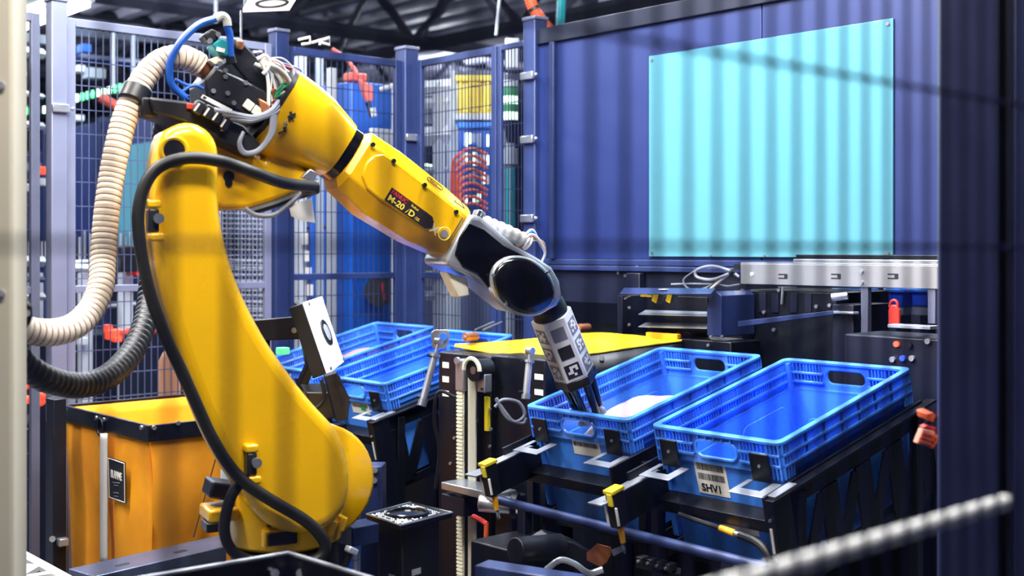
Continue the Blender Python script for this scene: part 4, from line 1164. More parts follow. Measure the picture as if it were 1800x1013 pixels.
# pneumatic cylinders
def ram(p0, p1, label, r=.0105):
    p0, p1 = V(p0), V(p1)
    t = thing('air_cylinder', label, 'cylinder', p1)
    d = (p1 - p0)
    b = B(); b.cyl(p0 + d * .12, p0 + d * .9, r, n=18); build(b, 'barrel', 'steel_brushed', t)
    b = B(); b.cyl(p0 - d * .12, p0 + d * .14, r * .45, n=12); build(b, 'piston_rod', 'steel', t)
    b = B(); b.cyl(p0 + d * .10, p0 + d * .16, r * 1.5, n=16); build(b, 'front_cap', 'steel', t)
    b = B(); b.cyl(p0 + d * .88, p1, r * 1.3, n=16); build(b, 'rear_cap', 'steel', t)
    b = B(); b.lathe(p0 - d * .12 + V((0, -.012, 0)), (0, 1, 0), [(0, r), (.024, r)], 16); build(b, 'rod_eye', 'steel', t)
    for k in (.14, .86):
        q = p0 + d * k; b = B(); b.cyl(q, q + V((-.02, .012, .004)), .005, n=8); build(b, 'air_fitting', 'black_plastic', t)
ram(P(768, 612, 3.62), P(741, 714, 3.58), 'steel air cylinder leaning beside the lift top')
ram(P(931, 626, 3.55), P(924, 702, 3.52), 'upright steel air cylinder under the yellow tarpaulin')
t = thing('pivot_plate', 'brushed steel pivot plate above the leaning air cylinder', 'bracket', P(773, 612, 3.66))
b = B(); b.prism([P(x, y, 3.66) for x, y in ((757, 585), (764, 580), (786, 580), (791, 588), (788, 606), (780, 614), (760, 612))], P(773, 600, 3.67) - P(773, 600, 3.66)); build(b, 'plate', 'steel', t, .001)
b = B(); b.cyl(P(779, 593, 3.66), P(779, 593, 3.65), .012, n=14); build(b, 'blue_bush', 'cable_blue', t)

# yellow tarpaulin with its copper rollers
back = [(800, 606, 3.98), (870, 602, 4.0), (940, 596, 4.02), (1040, 586, 3.98), (1100, 589, 4.0), (1150, 594, 3.98), (1198, 597, 3.92)]
frnt = [(800, 609, 3.95), (845, 617, 3.88), (905, 626, 3.84), (960, 628, 3.82), (1040, 621, 3.82), (1120, 609, 3.84), (1198, 599, 3.88)]
t = thing('yellow_tarpaulin', 'bright yellow tarpaulin chute stretched between copper rollers', 'tarpaulin', P(1000, 640, 3.7))
bp, fp = cr([P(*p) for p in back], 4), cr([P(*p) for p in frnt], 4)
b = B()
rows = []
for k in range(7):
    s_ = k / 6
    rows.append([p.lerp(q, s_) + V((0, 0, -.03 * math.sin(PI * s_) * math.sin(PI * i / (len(bp) - 1)))) for i, (p, q) in enumerate(zip(bp, fp))])
b.loft(rows, closed=False); sh = build(b, 'sheet', 'tarp_yellow', t, ang=80)
md = sh.modifiers.new('solid', 'SOLIDIFY'); md.thickness = .003
b = B(); b.tube(fp, .004, 8); build(b, 'hem', 'tarp_yellow', t)
for px, py, d in ((817, 593, 3.96), (1016, 577, 4.04), (1192, 592, 3.95)):
    q = P(px, py, d); b = B(); b.cyl(q, q + V((.05, 0, 0)), .014, n=20); r_ = build(b, 'roller', 'copper', t)
    b = B(); b.cyl(q + V((-.004, 0, 0)), q, .006, n=12); build(b, 'roller_pin', 'steel', r_)
t = thing('chute_frame', 'black steel trough frame below the yellow tarpaulin', 'frame', P(1010, 640, 3.65))
fr_ = [p + V((0, 0, -.008)) for p in fp]
b = B(); b.loft([[p for p in fr_], [V((p.x, p.y, p.z - .12)) for p in fr_]], closed=False); s2 = build(b, 'trough_side', 'black_steel', t, ang=60)
md = s2.modifiers.new('solid', 'SOLIDIFY'); md.thickness = .004
for px, py, d in ((1058, 630, 3.82), (947, 640, 3.81), (875, 632, 3.84)):
    q = P(px, py, d); b = B(); b.cyl(q, P(px, py, d - .01), .008, n=12); build(b, 'bolt', 'steel', t)
for k in range(2):
    b = B(); b.tube([P(835 + k * 14, 580, 3.9), P(868 + k * 14, 566, 4.1)], .003, 6); build(b, 'tie_rod', 'steel', t)
for px, py, d in ((905, 700, 3.9), (1100, 660, 3.92)):
    q = P(px, py, d); b = B(); b.bb(q.x - .02, q.x + .02, q.y - .02, q.y + .02, 0, P(px, 625, d).z); build(b, 'leg', 'black_steel', t, .003)

# ================================================================== LED camera light on its arm
t = thing('led_light_panel', 'square LED light panel with round lens hole on a black arm', 'light', P(560, 700, 3.3))
A, Bq, Cq, Dq = P(538.5, 530, 3.28), P(566, 521, 3.46), P(605, 636, 3.44), P(581, 655, 3.26)
nx = (Bq - A).cross(Dq - A).normalized()
if nx.dot(P(700, 590, 3.3) - A) < 0: nx = -nx
b = B(); b.prism([A, Bq, Cq, Dq], -nx * .012); build(b, 'light_face', 'led_panel', t, .001)
off = P(521, 535, 3.30) - A
b = B(); b.prism([A - nx * .0125, Bq - nx * .0125, Cq - nx * .0125, Dq - nx * .0125], -nx * .04); build(b, 'housing', 'black_plastic', t, .003)
m4 = (A + Bq + Cq + Dq) / 4
ex = (Dq - A).normalized(); ey = nx.cross(ex)
b = B(); b.cyl(m4, m4 + nx * .004, .038, n=32); ho = build(b, 'lens_ring', 'black_plastic', t)
b = B(); b.cyl(m4 + nx * .004, m4 + nx * .0052, .024, n=28); build(b, 'lens', 'clear_plate', ho)
for k in range(28):
    a_ = 2 * PI * k / 28
for q in (A, Bq, Cq, Dq):
    p = q.lerp(m4, .1); b = B(); b.cyl(p, p + nx * .004, .006, n=10); build(b, 'corner_screw', 'steel', t)
b = B(); b.prism([P(x, y, 3.33) for x, y in ((520, 535), (538, 531), (572, 655), (548, 660), (536, 692), (520, 690), (540, 645))], P(0, 0, 3.36) - P(0, 0, 3.33)); build(b, 'back_plate', 'black_steel', t, .003)
b = B(); b.prism([P(x, y, 3.40) for x, y in ((440, 563), (520, 556), (535, 596), (450, 600))], P(500, 570, 3.46) - P(500, 570, 3.40)); build(b, 'arm', 'black_steel', t, .004)
q = P(517, 581, 3.39); b = B(); b.cyl(q, P(517, 581, 3.38), .008, n=12); build(b, 'arm_bolt', 'steel', t)
b = B(); q = P(450, 580, 3.46); b.bb(q.x - .03, q.x + .03, q.y - .03, q.y + .03, 0, q.z + .03); build(b, 'stand', 'black_steel', t, .004)
# perforated foot plate
pl = [(571, 662), (592, 655), (615, 700), (612, 738), (592, 742)]
b = B(); b.prism([P(x, y, 3.22) for x, y in pl], P(0, 0, 3.24) - P(0, 0, 3.22)); pf = build(b, 'perforated_plate', 'navy_dark', t, .002)
for px, py in ((584, 672), (595, 667), (590, 690), (601, 686), (597, 708)):
    b = B(); b.prism([P(px + dx, py + dy, 3.219) for dx, dy in ((-3, -7), (3, -5), (4, 6), (-2, 4))], P(px, py, 3.217) - P(px, py, 3.219)); build(b, 'slot', 'mark_black', pf)
b = B(); b.prism([P(x, y, 3.26) for x, y in ((538, 690), (590, 690), (600, 735), (560, 740), (545, 715))], P(0, 0, 3.34) - P(0, 0, 3.26)); build(b, 'lower_box', 'black_plastic', t, .004)
b = B(); b.tube(cr([P(x, y, 3.22) for x, y in ((565, 668), (570, 700), (556, 718), (545, 722))], 6), .005, 8); build(b, 'light_cable', 'black_rubber', t)
b = B(); b.box(P(497, 617, 3.5), (.03, .03, .02)); build(b, 'green_led', 'led_green', t, .003)

# hanging square ring light at the top
t = thing('ring_light', 'square ring light hanging at the top over the robot elbow', 'light', P(474, 10, 3.2))
A, Bq, Cq, Dq = P(427, 22, 3.1), P(509, 19, 3.2), P(528, -12, 2.97), P(448, -14, 2.88)
b = B(); b.prism([A, Bq, Cq, Dq], (0, 0, .012)); build(b, 'light_face', 'led_panel', t, .001)
m4 = (A + Bq + Cq + Dq) / 4
b = B(); b.prism([A + V((0, 0, .0125)), Bq + V((0, 0, .0125)), Cq + V((0, 0, .0125)), Dq + V((0, 0, .0125))], (0, 0, .05)); build(b, 'housing', 'black_plastic', t, .003)
b = B(); b.tube([m4 + (Bq - A).normalized() * math.cos(a_) * .045 + (Dq - A).normalized() * math.sin(a_) * .045 for a_ in [2 * PI * k / 28 for k in range(29)]], .005, 6, cap=False); build(b, 'lens_ring', 'mark_grey', t)
b = B(); b.cyl(m4 + V((0, 0, .06)), V((m4.x, m4.y, 4.27)), .012, n=10); build(b, 'drop_rod', 'black_steel', t)

# ================================================================== upward camera station beside the robot foot
t = thing('scan_station', 'black box scan station with a dotted LED plate on top', 'scanner', P(718, 1013, 2.85))
zt = .868
A, Bq, Cq, Dq = PZ(644, 905, zt), PZ(722, 884, zt), PZ(795, 902, zt), PZ(704, 925, zt)
b = B(); b.prism([A, Bq, Cq, Dq], (0, 0, -.012)); tp = build(b, 'top_plate', 'black_steel', t, .002)
m4 = (A + Bq + Cq + Dq) / 4
b = B()
rn = random.Random(5)
e1, e2 = (Bq - A), (Dq - A)
for i in range(22):
    for j in range(16):
        u, v = (i + .5) / 22, (j + .5) / 16
        p = A + e1 * u + e2 * v
        if rn.random() < .82 and (p - m4).length > .056 and .06 < u < .94 and .06 < v < .94:
            b.cyl(p + V((0, 0, .0002)), p + V((0, 0, .0012)), .0021, n=6)
build(b, 'led_dots', 'led_dot', tp, kind='stuff', smooth=False)
b = B(); ring = [m4 + V((math.cos(a_) * .048, math.sin(a_) * .048, .002)) for a_ in [2 * PI * k / 28 for k in range(29)]]
b.tube(ring, .005, 8, cap=False); build(b, 'lens_ring', 'gloss_black', tp)
b = B(); b.cyl(m4 + V((0, 0, -.001)), m4 + V((0, 0, .001)), .044, n=28); build(b, 'lens', 'gloss_black', tp)
b = B(); ed = [A, Bq, Cq, Dq, A]; b.tube([p + V((0, 0, .001)) for p in ed], .0022, 6); build(b, 'plate_edge', 'steel', tp)
q = [p.lerp(m4, .28) for p in (A, Bq, Cq, Dq)]
b = B(); b.prism([p - V((0, 0, .0125)) for p in q], (0, 0, -zt + .0125)); bx = build(b, 'column', 'black_plastic', t, .004)
fs = fr(q[3] + V((0, 0, -.13)), (q[2] - q[3]), (0, 0, 1))
b = B(); b.prism([fs(.03, 0, .0005), fs(.06, 0, .0005), fs(.06, .014, .0005), fs(.03, .014, .0005)], fs(0, 0, .0015) - fs(0, 0, .0005)); build(b, 'silver_label', 'zinc', bx)
fs = fr(q[0] + V((0, 0, -.15)), (q[3] - q[0]), (0, 0, 1))
b = B()
for k in range(4):
    x_ = .05 + k * .007
    b.prism([fs(x_, 0, .0005), fs(x_ + .004, 0, .0005), fs(x_ + .004, .02, .0005), fs(x_, .02, .0005)], fs(0, 0, .0015) - fs(0, 0, .0005))
build(b, 'vent_marks', 'zinc', bx, kind='stuff')
# blue frame with bolts behind the robot foot
t = thing('blue_stand', 'dark blue bolted stand between the robot foot and scan station', 'stand', P(655, 1013, 3.15))
b = B(); q0, q1 = P(632, 820, 3.2), P(672, 820, 3.2); b.prism([V((q0.x, q0.y, 0)), V((q1.x, q1.y, 0)), V((q1.x, q1.y, 0)) + V((.05, .05, 0)), V((q0.x, q0.y, 0)) + V((.05, .05, 0))], (0, 0, q0.z)); build(b, 'upright', 'navy_paint', t, .004)
for px, py in ((659, 827), (658, 845), (662, 928), (662, 948)):
    q = P(px, py, 3.2); b = B(); b.cyl(q, P(px, py, 3.19), .008, n=8); build(b, 'bolt', 'steel', t)
b = B(); b.box(P(640, 935, 3.1), (.12, .07, .05)); build(b, 'cross_piece', 'navy_paint', t, .004)

# ================================================================== orange canvas cart
mat('beam_steel', (96, 104, 132), 0.35, 0.6, 0.15, 20)
mat('strap_white', (250, 248, 244), 0.7, 0, 0.03)
ZR = .975
U0, U1, V0, V1 = 1.605, 2.25, 3.40, 4.06
t = thing('canvas_cart', 'orange canvas laundry cart with black rim and white straps', 'cart', ((U0 + U1) / 2, (V0 + V1) / 2, 0))
for nm, x in (('rim_bar', (U0, U0 + .012, V0, V1, ZR - .05, ZR)), ('rim_bar', (U1 - .012, U1, V0, V1, ZR - .05, ZR)), ('rim_bar', (U0 + .012, U1 - .012, V0, V0 + .012, ZR - .05, ZR)), ('rim_bar', (U0 + .012, U1 - .012, V1 - .012, V1, ZR - .05, ZR))):
    b = B(); b.bb(*x); build(b, nm, 'black_steel', t, .002)
def canvas(p00, p10, p01, p11, nrm, amp, seed, name='canvas_side'):
    p00, p10, p01, p11 = V(p00), V(p10), V(p01), V(p11)
    n = 18; rows = []
    for j in range(n + 1):
        r_ = []
        for i in range(n + 1):
            a, c = i / n, j / n
            p = p00.lerp(p10, a).lerp(p01.lerp(p11, a), c)
            wv = math.sin(a * 9 + seed + c * 1.5) * .5 + math.sin(a * 17 + c * 4 + seed * 2) * .25 + math.sin(a * 5 - c * 6 + seed) * .35
            r_.append(p + V(nrm) * amp * wv * math.sin(PI * min(c * 1.6, 1) * .5))
        rows.append(r_)
    b = B(); b.loft(rows, closed=False); o = build(b, name, 'canvas_orange', t, ang=80)
    md = o.modifiers.new('solid', 'SOLIDIFY'); md.thickness = .003; md.offset = -1
    return o
zc, zb = ZR - .045, .30
I = .045
canvas((U0 + .014, V1 - .014, zc), (U0 + .014, V0 + .014, zc), (U0 + I, V1 - I, zb), (U0 + I, V0 + I, zb), (-1, 0, 0), .020, .5)
canvas((U0 + .014, V0 + .014, zc), (U1 - .014, V0 + .014, zc), (U0 + I, V0 + I, zb), (U1 - I, V0 + I, zb), (0, -1, 0), .045, 1.7)
canvas((U0 + .014, V1 - .014, ZR - .01), (U1 - .014, V1 - .014, ZR - .01), (U0 + I, V1 - I, zb), (U1 - I, V1 - I, zb), (0, 1, 0), .012, 2.9)
canvas((U1 - .014, V0 + .014, ZR - .01), (U1 - .014, V1 - .014, ZR - .01), (U1 - I, V0 + I, zb), (U1 - I, V1 - I, zb), (1, 0, 0), .012, 4.1)
b = B(); b.bb(U0 + I, U1 - I, V0 + I, V1 - I, zb - .004, zb); build(b, 'canvas_floor', 'canvas_orange', t)
def onleft(px, py, out=.026):
    """point on the tapering left canvas"""
    p = PX(px, py, U0)
    for _ in range(3): p = PX(px, py, U0 + .014 + (zc - p.z) / (zc - zb) * (I - .014) - out)
    return p
b = B(); b.loft([[onleft(177, y), onleft(189, y)] for y in range(762, 992, 12)], closed=False); o = build(b, 'white_strap', 'strap_white', t, ang=80)
md = o.modifiers.new('solid', 'SOLIDIFY'); md.thickness = .002
L4 = [onleft(191, 803), onleft(221, 813), onleft(222, 886), onleft(193, 876)]
n_ = V((-1, 0, 0))
b = B(); b.prism(L4, n_ * .002); lb = build(b, 'cloth_label', 'mark_black', t)
b = B(); c_ = sum(L4, V()) / 4; b.tube([p.lerp(c_, .06) + n_ * .003 for p in L4 + [L4[0]]], .0016, 6); build(b, 'label_border', 'paper_white', lb)
xd = L4[1] - L4[0]; yd = L4[0] - L4[3]
text('BLANNE', onleft(206.5, 842) + n_ * .004, xd, yd, .034, 'label_lettering', 'paper_white', lb, align='CENTER', xscale=.62, bold=.0008)
text('LINEN CARTS', onleft(206.5, 850) + n_ * .004, xd, yd, .011, 'label_lettering', 'paper_white', lb, align='CENTER', xscale=.8) if False else None
for y_, w_ in ((848, 13), (853, 8), (866, 9), (872, 7)):
    p0, p1 = onleft(206 - w_ / 2, y_) + n_ * .0035, onleft(206 + w_ / 2, y_ + w_ * .12) + n_ * .0035
    b = B(); b.tube([p0, p1], .0014, 5); build(b, 'small_print', 'mark_grey', lb)
q = PX(176, 748, U0 - .004); b = B()
b.tube([q + V((0, math.cos(a_) * .02, -.006 + math.sin(a_) * .026)) for a_ in [2 * PI * k / 20 for k in range(21)]], .004, 8, cap=False); build(b, 'ring_handle', 'black_steel', t)
for px, py in ((171, 735), (184, 738), (113, 721), (250, 752)):
    q = PX(px, py, U0); b = B(); b.cyl(q, q + V((-.006, 0, 0)), .007, n=10); build(b, 'rivet', 'steel', t)
for px, py in ((270, 752), (312, 744)):
    q = PY(px, py, V0); b = B(); b.cyl(q, q + V((0, -.006, 0)), .007, n=10); build(b, 'rivet', 'steel', t)
for u, v in ((U0 - .02, V1 + .02), (U1 + .02, V1 + .02), (U1 + .02, V0 - .02)):
    b = B(); b.bb(u - .018, u + .018, v - .018, v + .018, .12, ZR - .055 if v < 3.5 else ZR - .055); build(b, 'upright', 'black_steel', t, .003)
    b = B(); b.cyl((u - .012, v, .05), (u + .012, v, .05), .05, n=18); build(b, 'caster', 'black_rubber', t)
b = B(); b.bb(U0 - .01, U1 + .01, V0, V1, .10, .14); build(b, 'chassis', 'black_steel', t, .003)
b = B(); b.tube([PY(381, 800, V0 - .02), PY(340, 945, V0 - .02)], .002, 6); build(b, 'cord', 'mark_black', t)
q = [PY(px, py, V0 - .03) for px, py in ((389, 800), (402, 805), (400, 890), (388, 880))]
b = B(); b.prism(q, (0, .003, 0)); build(b, 'white_strap', 'paper_white', t)
# dark post in front of the cart's outer corner
q = P(99, 800, 3.93)
t = thing('fence_stub_post', 'short black post with silver catch at the outer corner of the cart', 'post', (q.x, q.y, 0))
b = B(); b.bb(q.x - .022, q.x + .022, q.y - .03, q.y + .03, 0, P(99, 700, 3.93).z); build(b, 'upright', 'black_steel', t, .003)
b = B(); p = P(110, 953, 3.90); b.box(p, (.03, .03, .025)); build(b, 'catch', 'steel', t, .003)
b = B(); b.cyl(P(92, 948, 3.90), P(92, 948, 3.88), .01, n=10); build(b, 'bolt', 'steel', t)

# ================================================================== frames around the robot foot
ZB = .62
t = thing('steel_base_beam', 'bare steel beam with oval slots running to the robot foot', 'beam', PZ(260, 980, ZB) - V((0, 0, .1)))
A, Bq, Cq, Dq = PZ(120, 1000, ZB), PZ(385, 941, ZB), PZ(398, 960, ZB), PZ(165, 1014, ZB)
b = B(); b.prism([A, Bq, Cq, Dq], (0, 0, -.10)); build(b, 'beam', 'beam_steel', t, .003)
for px, py in ((215, 993), (317, 970)):
    q = PZ(px, py, ZB); b = B(); ex = (Bq - A).normalized(); ey = V((-ex.y, ex.x, 0))
    b.prism([q + ex * a + ey * c + V((0, 0, .0004)) for a, c in rrect(.045, .02, .0099, 5)], (0, 0, .0006)); build(b, 'slot', 'mark_black', t)
q = PZ(270, 975, ZB); b = B(); b.bb(q.x - .04, q.x + .04, q.y - .04, q.y + .04, 0, ZB - .10); build(b, 'beam_leg', 'black_steel', t, .003)
t = thing('robot_plinth', 'black steel plinth box the yellow robot stands on', 'plinth', (RB.x, RB.y, 0))
b = B(); b.bb(RB.x - .24, RB.x + .19, RB.y - .19, RB.y + .24, 0, RZ - .001); build(b, 'plinth', 'black_steel', t, .006)
# black tray with raised light edges, its corner towards the robot
ZT = .93
t = thing('black_tray', 'open black steel tray in front of the robot foot, corner up', 'tray', PZ(505, 978, ZT) - V((0, 0, .3)))
K = PZ(508, 974, ZT); L_ = PZ(120, 1040, ZT); R_ = PZ(690, 1030, ZT)
def wall2(a, c, name, m='black_steel', h=.22):
    d_ = (c - a); d_.z = 0; s_ = V((-d_.y, d_.x, 0)).normalized() * .004
    b = B(); b.prism([a - s_, c - s_, c + s_, a + s_], (0, 0, -h)); o = build(b, name, m, t, .001)
    b = B(); b.tube([a + V((0, 0, .002)), c + V((0, 0, .002))], .0035, 8); build(b, 'rolled_edge', 'steel_dark', o)
wall2(K, L_, 'tray_side'); wall2(K, R_, 'tray_side')
Fk = K + (L_ - K) + (R_ - K)
wall2(L_, Fk, 'tray_side'); wall2(R_, Fk, 'tray_side')
b = B(); b.prism([p - V((0, 0, .215)) for p in (K, L_, Fk, R_)], (0, 0, -.005)); build(b, 'tray_floor', 'black_steel', t)
for d_ in ((-.02, 'a'), (.02, 'b')):
    p0 = K + V((0, 0, -.004)); p1 = K + (L_ - K).normalized() * (.05 if d_[0] < 0 else -.0) + (R_ - K).normalized() * (.05 if d_[0] > 0 else 0) + V((0, 0, -.12))
    b = B(); b.tube([p0, p1], .004, 8); build(b, 'corner_strut', 'steel_dark', t)
b = B(); b.tube([K, K - V((0, 0, .2))], .005, 8); build(b, 'corner_strut', 'steel_dark', t)
c_ = (K + Fk) / 2; b = B(); b.bb(c_.x - .05, c_.x + .05, c_.y - .05, c_.y + .05, 0, ZT - .22); build(b, 'tray_foot', 'black_steel', t)
for px in (483, 528):
    q = P(px, 1008, 2.24); b = B(); b.cyl(q, P(px, 1008, 2.23), .008, n=10); build(b, 'bolt', 'steel', t)
q = P(618, 968, 2.75); t = thing('cable_clip', 'small grey cable clip on a dark strap beside the robot foot', 'clip', q - V((0, 0, .03)))
b = B(); b.box(q, (.028, .02, .014), Matrix.Rotation(.5, 3, 'Y')); build(b, 'clip', 'zinc', t, .003)
b = B(); b.tube([q, q + V((-.02, .01, -.05)), V((q.x - .05, q.y + .03, RZ))], .007, 8); build(b, 'strap', 'black_rubber', t)
# white lattice in the corner
t = thing('white_lattice', 'white perforated lattice plate in front of the carton stack', 'lattice', PZ(60, 990, .66) - V((0, 0, .05)))
A, Bq = PZ(20, 955, .66), PZ(112, 1005, .66)
ex = (Bq - A).normalized(); ey = V((ex.y, -ex.x, 0))
fz = lambda a, c: A + ex * a + ey * c
Ln = (Bq - A).length + .1
outer = [fz(0, 0), fz(Ln, 0), fz(Ln, .30), fz(0, .30)]
holes = []
for i in range(5):
    for j in range(3):
        a, c = .03 + i * (Ln - .04) / 5, .03 + j * .09
        s_ = (Ln - .04) / 5 - .03
        holes.append([fz(a, c), fz(a + s_, c), fz(a + (s_ if (i + j) % 2 else 0), c + .06)])
b = B(); b.holed(outer, holes, (0, 0, -.012)); build(b, 'plate', 'white_plastic', t, smooth=False)
for a, c in ((.05, .02), (Ln - .05, .28)):
    q = fz(a, c); b = B(); b.bb(q.x - .012, q.x + .012, q.y - .012, q.y + .012, 0, q.z - .012); build(b, 'leg', 'white_plastic', t)
# more of the plates by the robot: pallet of cartons behind the fence
def vb(px0, py0, px1, py1, v, th):
    a = PY(px0, py0, v); c = PY(px1, py1, v); pm = (px0 + px1) / 2
    return (min(a.x, c.x), max(a.x, c.x), v, v + th, PY(pm, py1, v).z, PY(pm, py0, v).z)
def carton(px0, py0, px1, py1, v, th, m, label, name='carton', toground=False, group=None, strip=None):
    x = list(vb(px0, py0, px1, py1, v, th))
    if toground: x[4] = 0
    t = thing(name, label, 'box', ((x[0] + x[1]) / 2, (x[2] + x[3]) / 2, x[4]), group=group)
    b = B(); b.bb(*x); build(b, 'body', m, t, .003)
    if strip:
        y0 = strip; b = B(); b.bb(x[0] + .02, x[1] - .02, v - .0015, v, x[5] - .04, x[5] - .015); build(b, 'tape', 'paper_white', t)
    return t
carton(10, 880, 84, 1010, 5.2, .5, 'brown_box', 'dark brown carton at the bottom of the stack behind the mesh', toground=True)
carton(10, 832, 84, 879, 5.21, .45, 'mailer', 'pale carton with a red print on the brown carton')
q = vb(22, 850, 60, 868, 5.205, .004); b = B(); b.bb(*q); solo(b, 'red_print_label', 'red_device', 'red printed label stuck on the pale carton', 'label')

# ================================================================== equipment under the blue wall
t = thing('dark_screen', 'added black screen panel hiding the lit floor behind the lift foot', 'panel', (3.13, 3.2, 0))  # added dark screen keeping the lit floor out of view
b = B(); b.bb(3.12, 3.14, 2.56, 4.12, 0, 1.02); build(b, 'screen_sheet', 'black_steel', t, .003)
for v in (2.6, 3.34, 4.08):
    b = B(); b.bb(3.10, 3.12, v - .02, v + .02, 0, 1.02); build(b, 'stiffener', 'black_steel', t, .002)
UC = 3.16
t = thing('conveyor_rail', 'shiny stainless conveyor side rail with slots under the turquoise plate', 'conveyor', (UC, 2.0, .9))
a, c = PX(1302, 480, UC), PX(1700, 480, UC)
z1, z0 = 1.453, 1.388
b = B(); b.bb(UC, UC + .004, c.y, a.y, z0, z1); rl = build(b, 'side_sheet', 'steel_brushed', t, .001)
b = B(); b.bb(UC, UC + .03, c.y, a.y, z1, z1 + .004); build(b, 'top_flange', 'steel', t, .001)
b = B(); b.bb(UC + .03, UC + .09, c.y, a.y + .05, z1 - .02, z1 - .002); build(b, 'belt_bed', 'black_rubber', t)
b = B(); b.bb(UC + .03, UC + .04, c.y, a.y - .18, z1 + .002, z1 + .016); build(b, 'guide_bar', 'steel', t, .002)
b = B(); b.bb(UC + .044, UC + .05, c.y, a.y - .18, z1 + .006, z1 + .03); build(b, 'rear_guide', 'black_steel', t, .002)
for px in (1374, 1467, 1567):
    q = PX(px, 486, UC); b = B()
    for dz in (-.006, .006): b.bb(UC - .0008, UC, q.y - .016, q.y + .012, q.z + dz - .002, q.z + dz + .002)
    b.bb(UC - .0009, UC, q.y - .022, q.y - .010, q.z - .008, q.z + .008); build(b, 'slot', 'mark_black', rl)
for py in (477, 497):
    q = PX(1515, py, UC); b = B(); b.cyl(q, q + V((-.006, 0, 0)), .006, n=10); build(b, 'bolt', 'zinc', rl)
for px, zb_ in ((1518, 590), (1636, 570)):
    q = PX(px, 520, UC); zz = PX(px, zb_, UC).z; b = B(); b.bb(UC + .004, UC + .024, q.y - .012, q.y + .012, zz, z0 + .02); build(b, 'leg', 'alu_grey', t, .002)
q = PX(1322, 482, UC); b = B(); b.lathe(q, (-1, 0, 0), [(0, .006), (.003, .006)], 10); build(b, 'keyhole', 'white_plastic', rl)
t = thing('navy_crossbeam', 'long navy steel crossbeam below the blue sheet wall', 'beam', (3.22, 2.9, 1.36))
a, c = PX(1310, 470, 3.23), PX(960, 470, 3.23)
b = B(); b.bb(3.22, 3.30, a.y, 3.44, 1.42, 1.437); build(b, 'top_flange', 'navy_paint', t, .002)
b = B(); b.bb(3.235, 3.24, a.y, 3.44, 1.30, 1.42); build(b, 'web', 'navy_dark', t, .002)
for px, py in ((1100, 472), (1100, 485), (1088, 480), (1120, 470), (1124, 488)):
    q = PX(px, py, 3.235); b = B(); b.cyl(q, q + V((-.005, 0, 0)), .006, n=8); build(b, 'bolt', 'steel', t)
b = B(); x = ub(1124, 462, 1100, 560, 3.20, .03); b.bb(x[0], x[1], x[2], x[3], 0, 1.415); build(b, 'column', 'navy_dark', t, .003)
# label applicator
UA = 3.0
t = thing('label_applicator', 'dark open fronted applicator box with blue lit shelves', 'machine', (UA, 2.55, 1.1))
def ux(px0, py0, px1, py1, u, th, m, name, bev=.002, par=None):
    b = B(); b.bb(*ub(px0, py0, px1, py1, u, th)); return build(b, name, m, par or t, bev)
ux(1085, 520, 1094, 590, UA, .16, 'navy_dark', 'side_plate')
b = B(); b.prism([PX(x, y, UA) for x, y in ((1243, 535), (1258, 512), (1268, 520), (1268, 592), (1243, 590))], (.17, 0, 0)); build(b, 'side_plate', 'navy_paint', t, .002)
b = B(); b.prism([PX(1097, 508, UA), PX(1258, 509, UA), PX(1250, 518, UA - .05), PX(1090, 518, UA - .05)], (0, 0, .004)); hd = build(b, 'hood', 'navy_paint', t, .001)
b = B(); b.box(PX(1167, 511, UA - .02) + V((0, 0, .004)), (.02, .03, .002)); build(b, 'white_sticker', 'paper_white', hd)
ux(1094, 520, 1243, 590, UA + .12, .01, 'black_steel', 'back_plate')
for py in (548, 570):
    b = B(); b.prism([PX(1122, py + 4, UA + .01), PX(1243, py + 7, UA + .01), PX(1243, py, UA + .10), PX(1135, py - 3, UA + .10)], (0, 0, -.003)); build(b, 'shelf', 'steel_dark', t, .001)
for px in (1155, 1179):
    b = B(); b.box(PX(px, 524, UA - .01), (.02, .022, .03), Matrix.Rotation(.4, 3, 'X')); sn = build(b, 'sensor', 'sensor_yellow', t, .002)
    b = B(); b.box(PX(px + 6, 526, UA - .012), (.02, .008, .034), Matrix.Rotation(.4, 3, 'X')); build(b, 'sensor_side', 'black_plastic', sn)
b = B(); b.tube(cr([PX(x, y, UA - .01) for x, y in ((1098, 526), (1110, 519), (1130, 517), (1150, 519))], 5), .003, 6); build(b, 'sensor_lead', 'cable_grey', t)
ux(1125, 517, 1145, 522, UA - .012, .01, 'sensor_yellow', 'sensor_strip')
b = B(); x = ub(1285, 594, 1075, 640, UA + .01, .15); b.bb(x[0], x[1], x[2], x[3], 0, x[5]); build(b, 'base_box', 'black_steel', t, .004)
ux(1135, 586, 1190, 600, UA + .0, .02, 'connector_orange', 'orange_bar')
for px, py in ((1107, 541), (1107, 571), (1246, 607), (1251, 592), (1270, 592)):
    q = PX(px, py, UA - .001); b = B(); b.cyl(q, q + V((-.006, 0, 0)), .005, n=8); build(b, 'bolt', 'steel', t)
# grey looped cables
t = thing('cable_bundle', 'grey looped cable bundle beside the stainless conveyor rail', 'cable', PX(1260, 520, 3.1))
for k, pts in enumerate(([(1300, 487), (1280, 475), (1250, 468), (1225, 475), (1225, 487), (1250, 492), (1275, 484), (1290, 478)], [(1290, 475), (1268, 492), (1250, 508), (1244, 512)], [(1222, 475), (1202, 492), (1210, 507), (1235, 508), (1262, 495)], [(1180, 500), (1215, 499), (1260, 500)], [(1300, 500), (1280, 503), (1265, 501)])):
    b = B(); b.tube(cr([PX(x, y, 3.08 + k * .006) for x, y in pts], 6), .005 if k in (0, 1) else .003, 8); build(b, 'cable', 'cable_grey' if k != 1 else 'cable_white', t)
b = B(); b.cyl(PX(1290, 476, 3.075), PX(1283, 480, 3.075), .008, n=10); build(b, 'cable_tie', 'black_plastic', t)
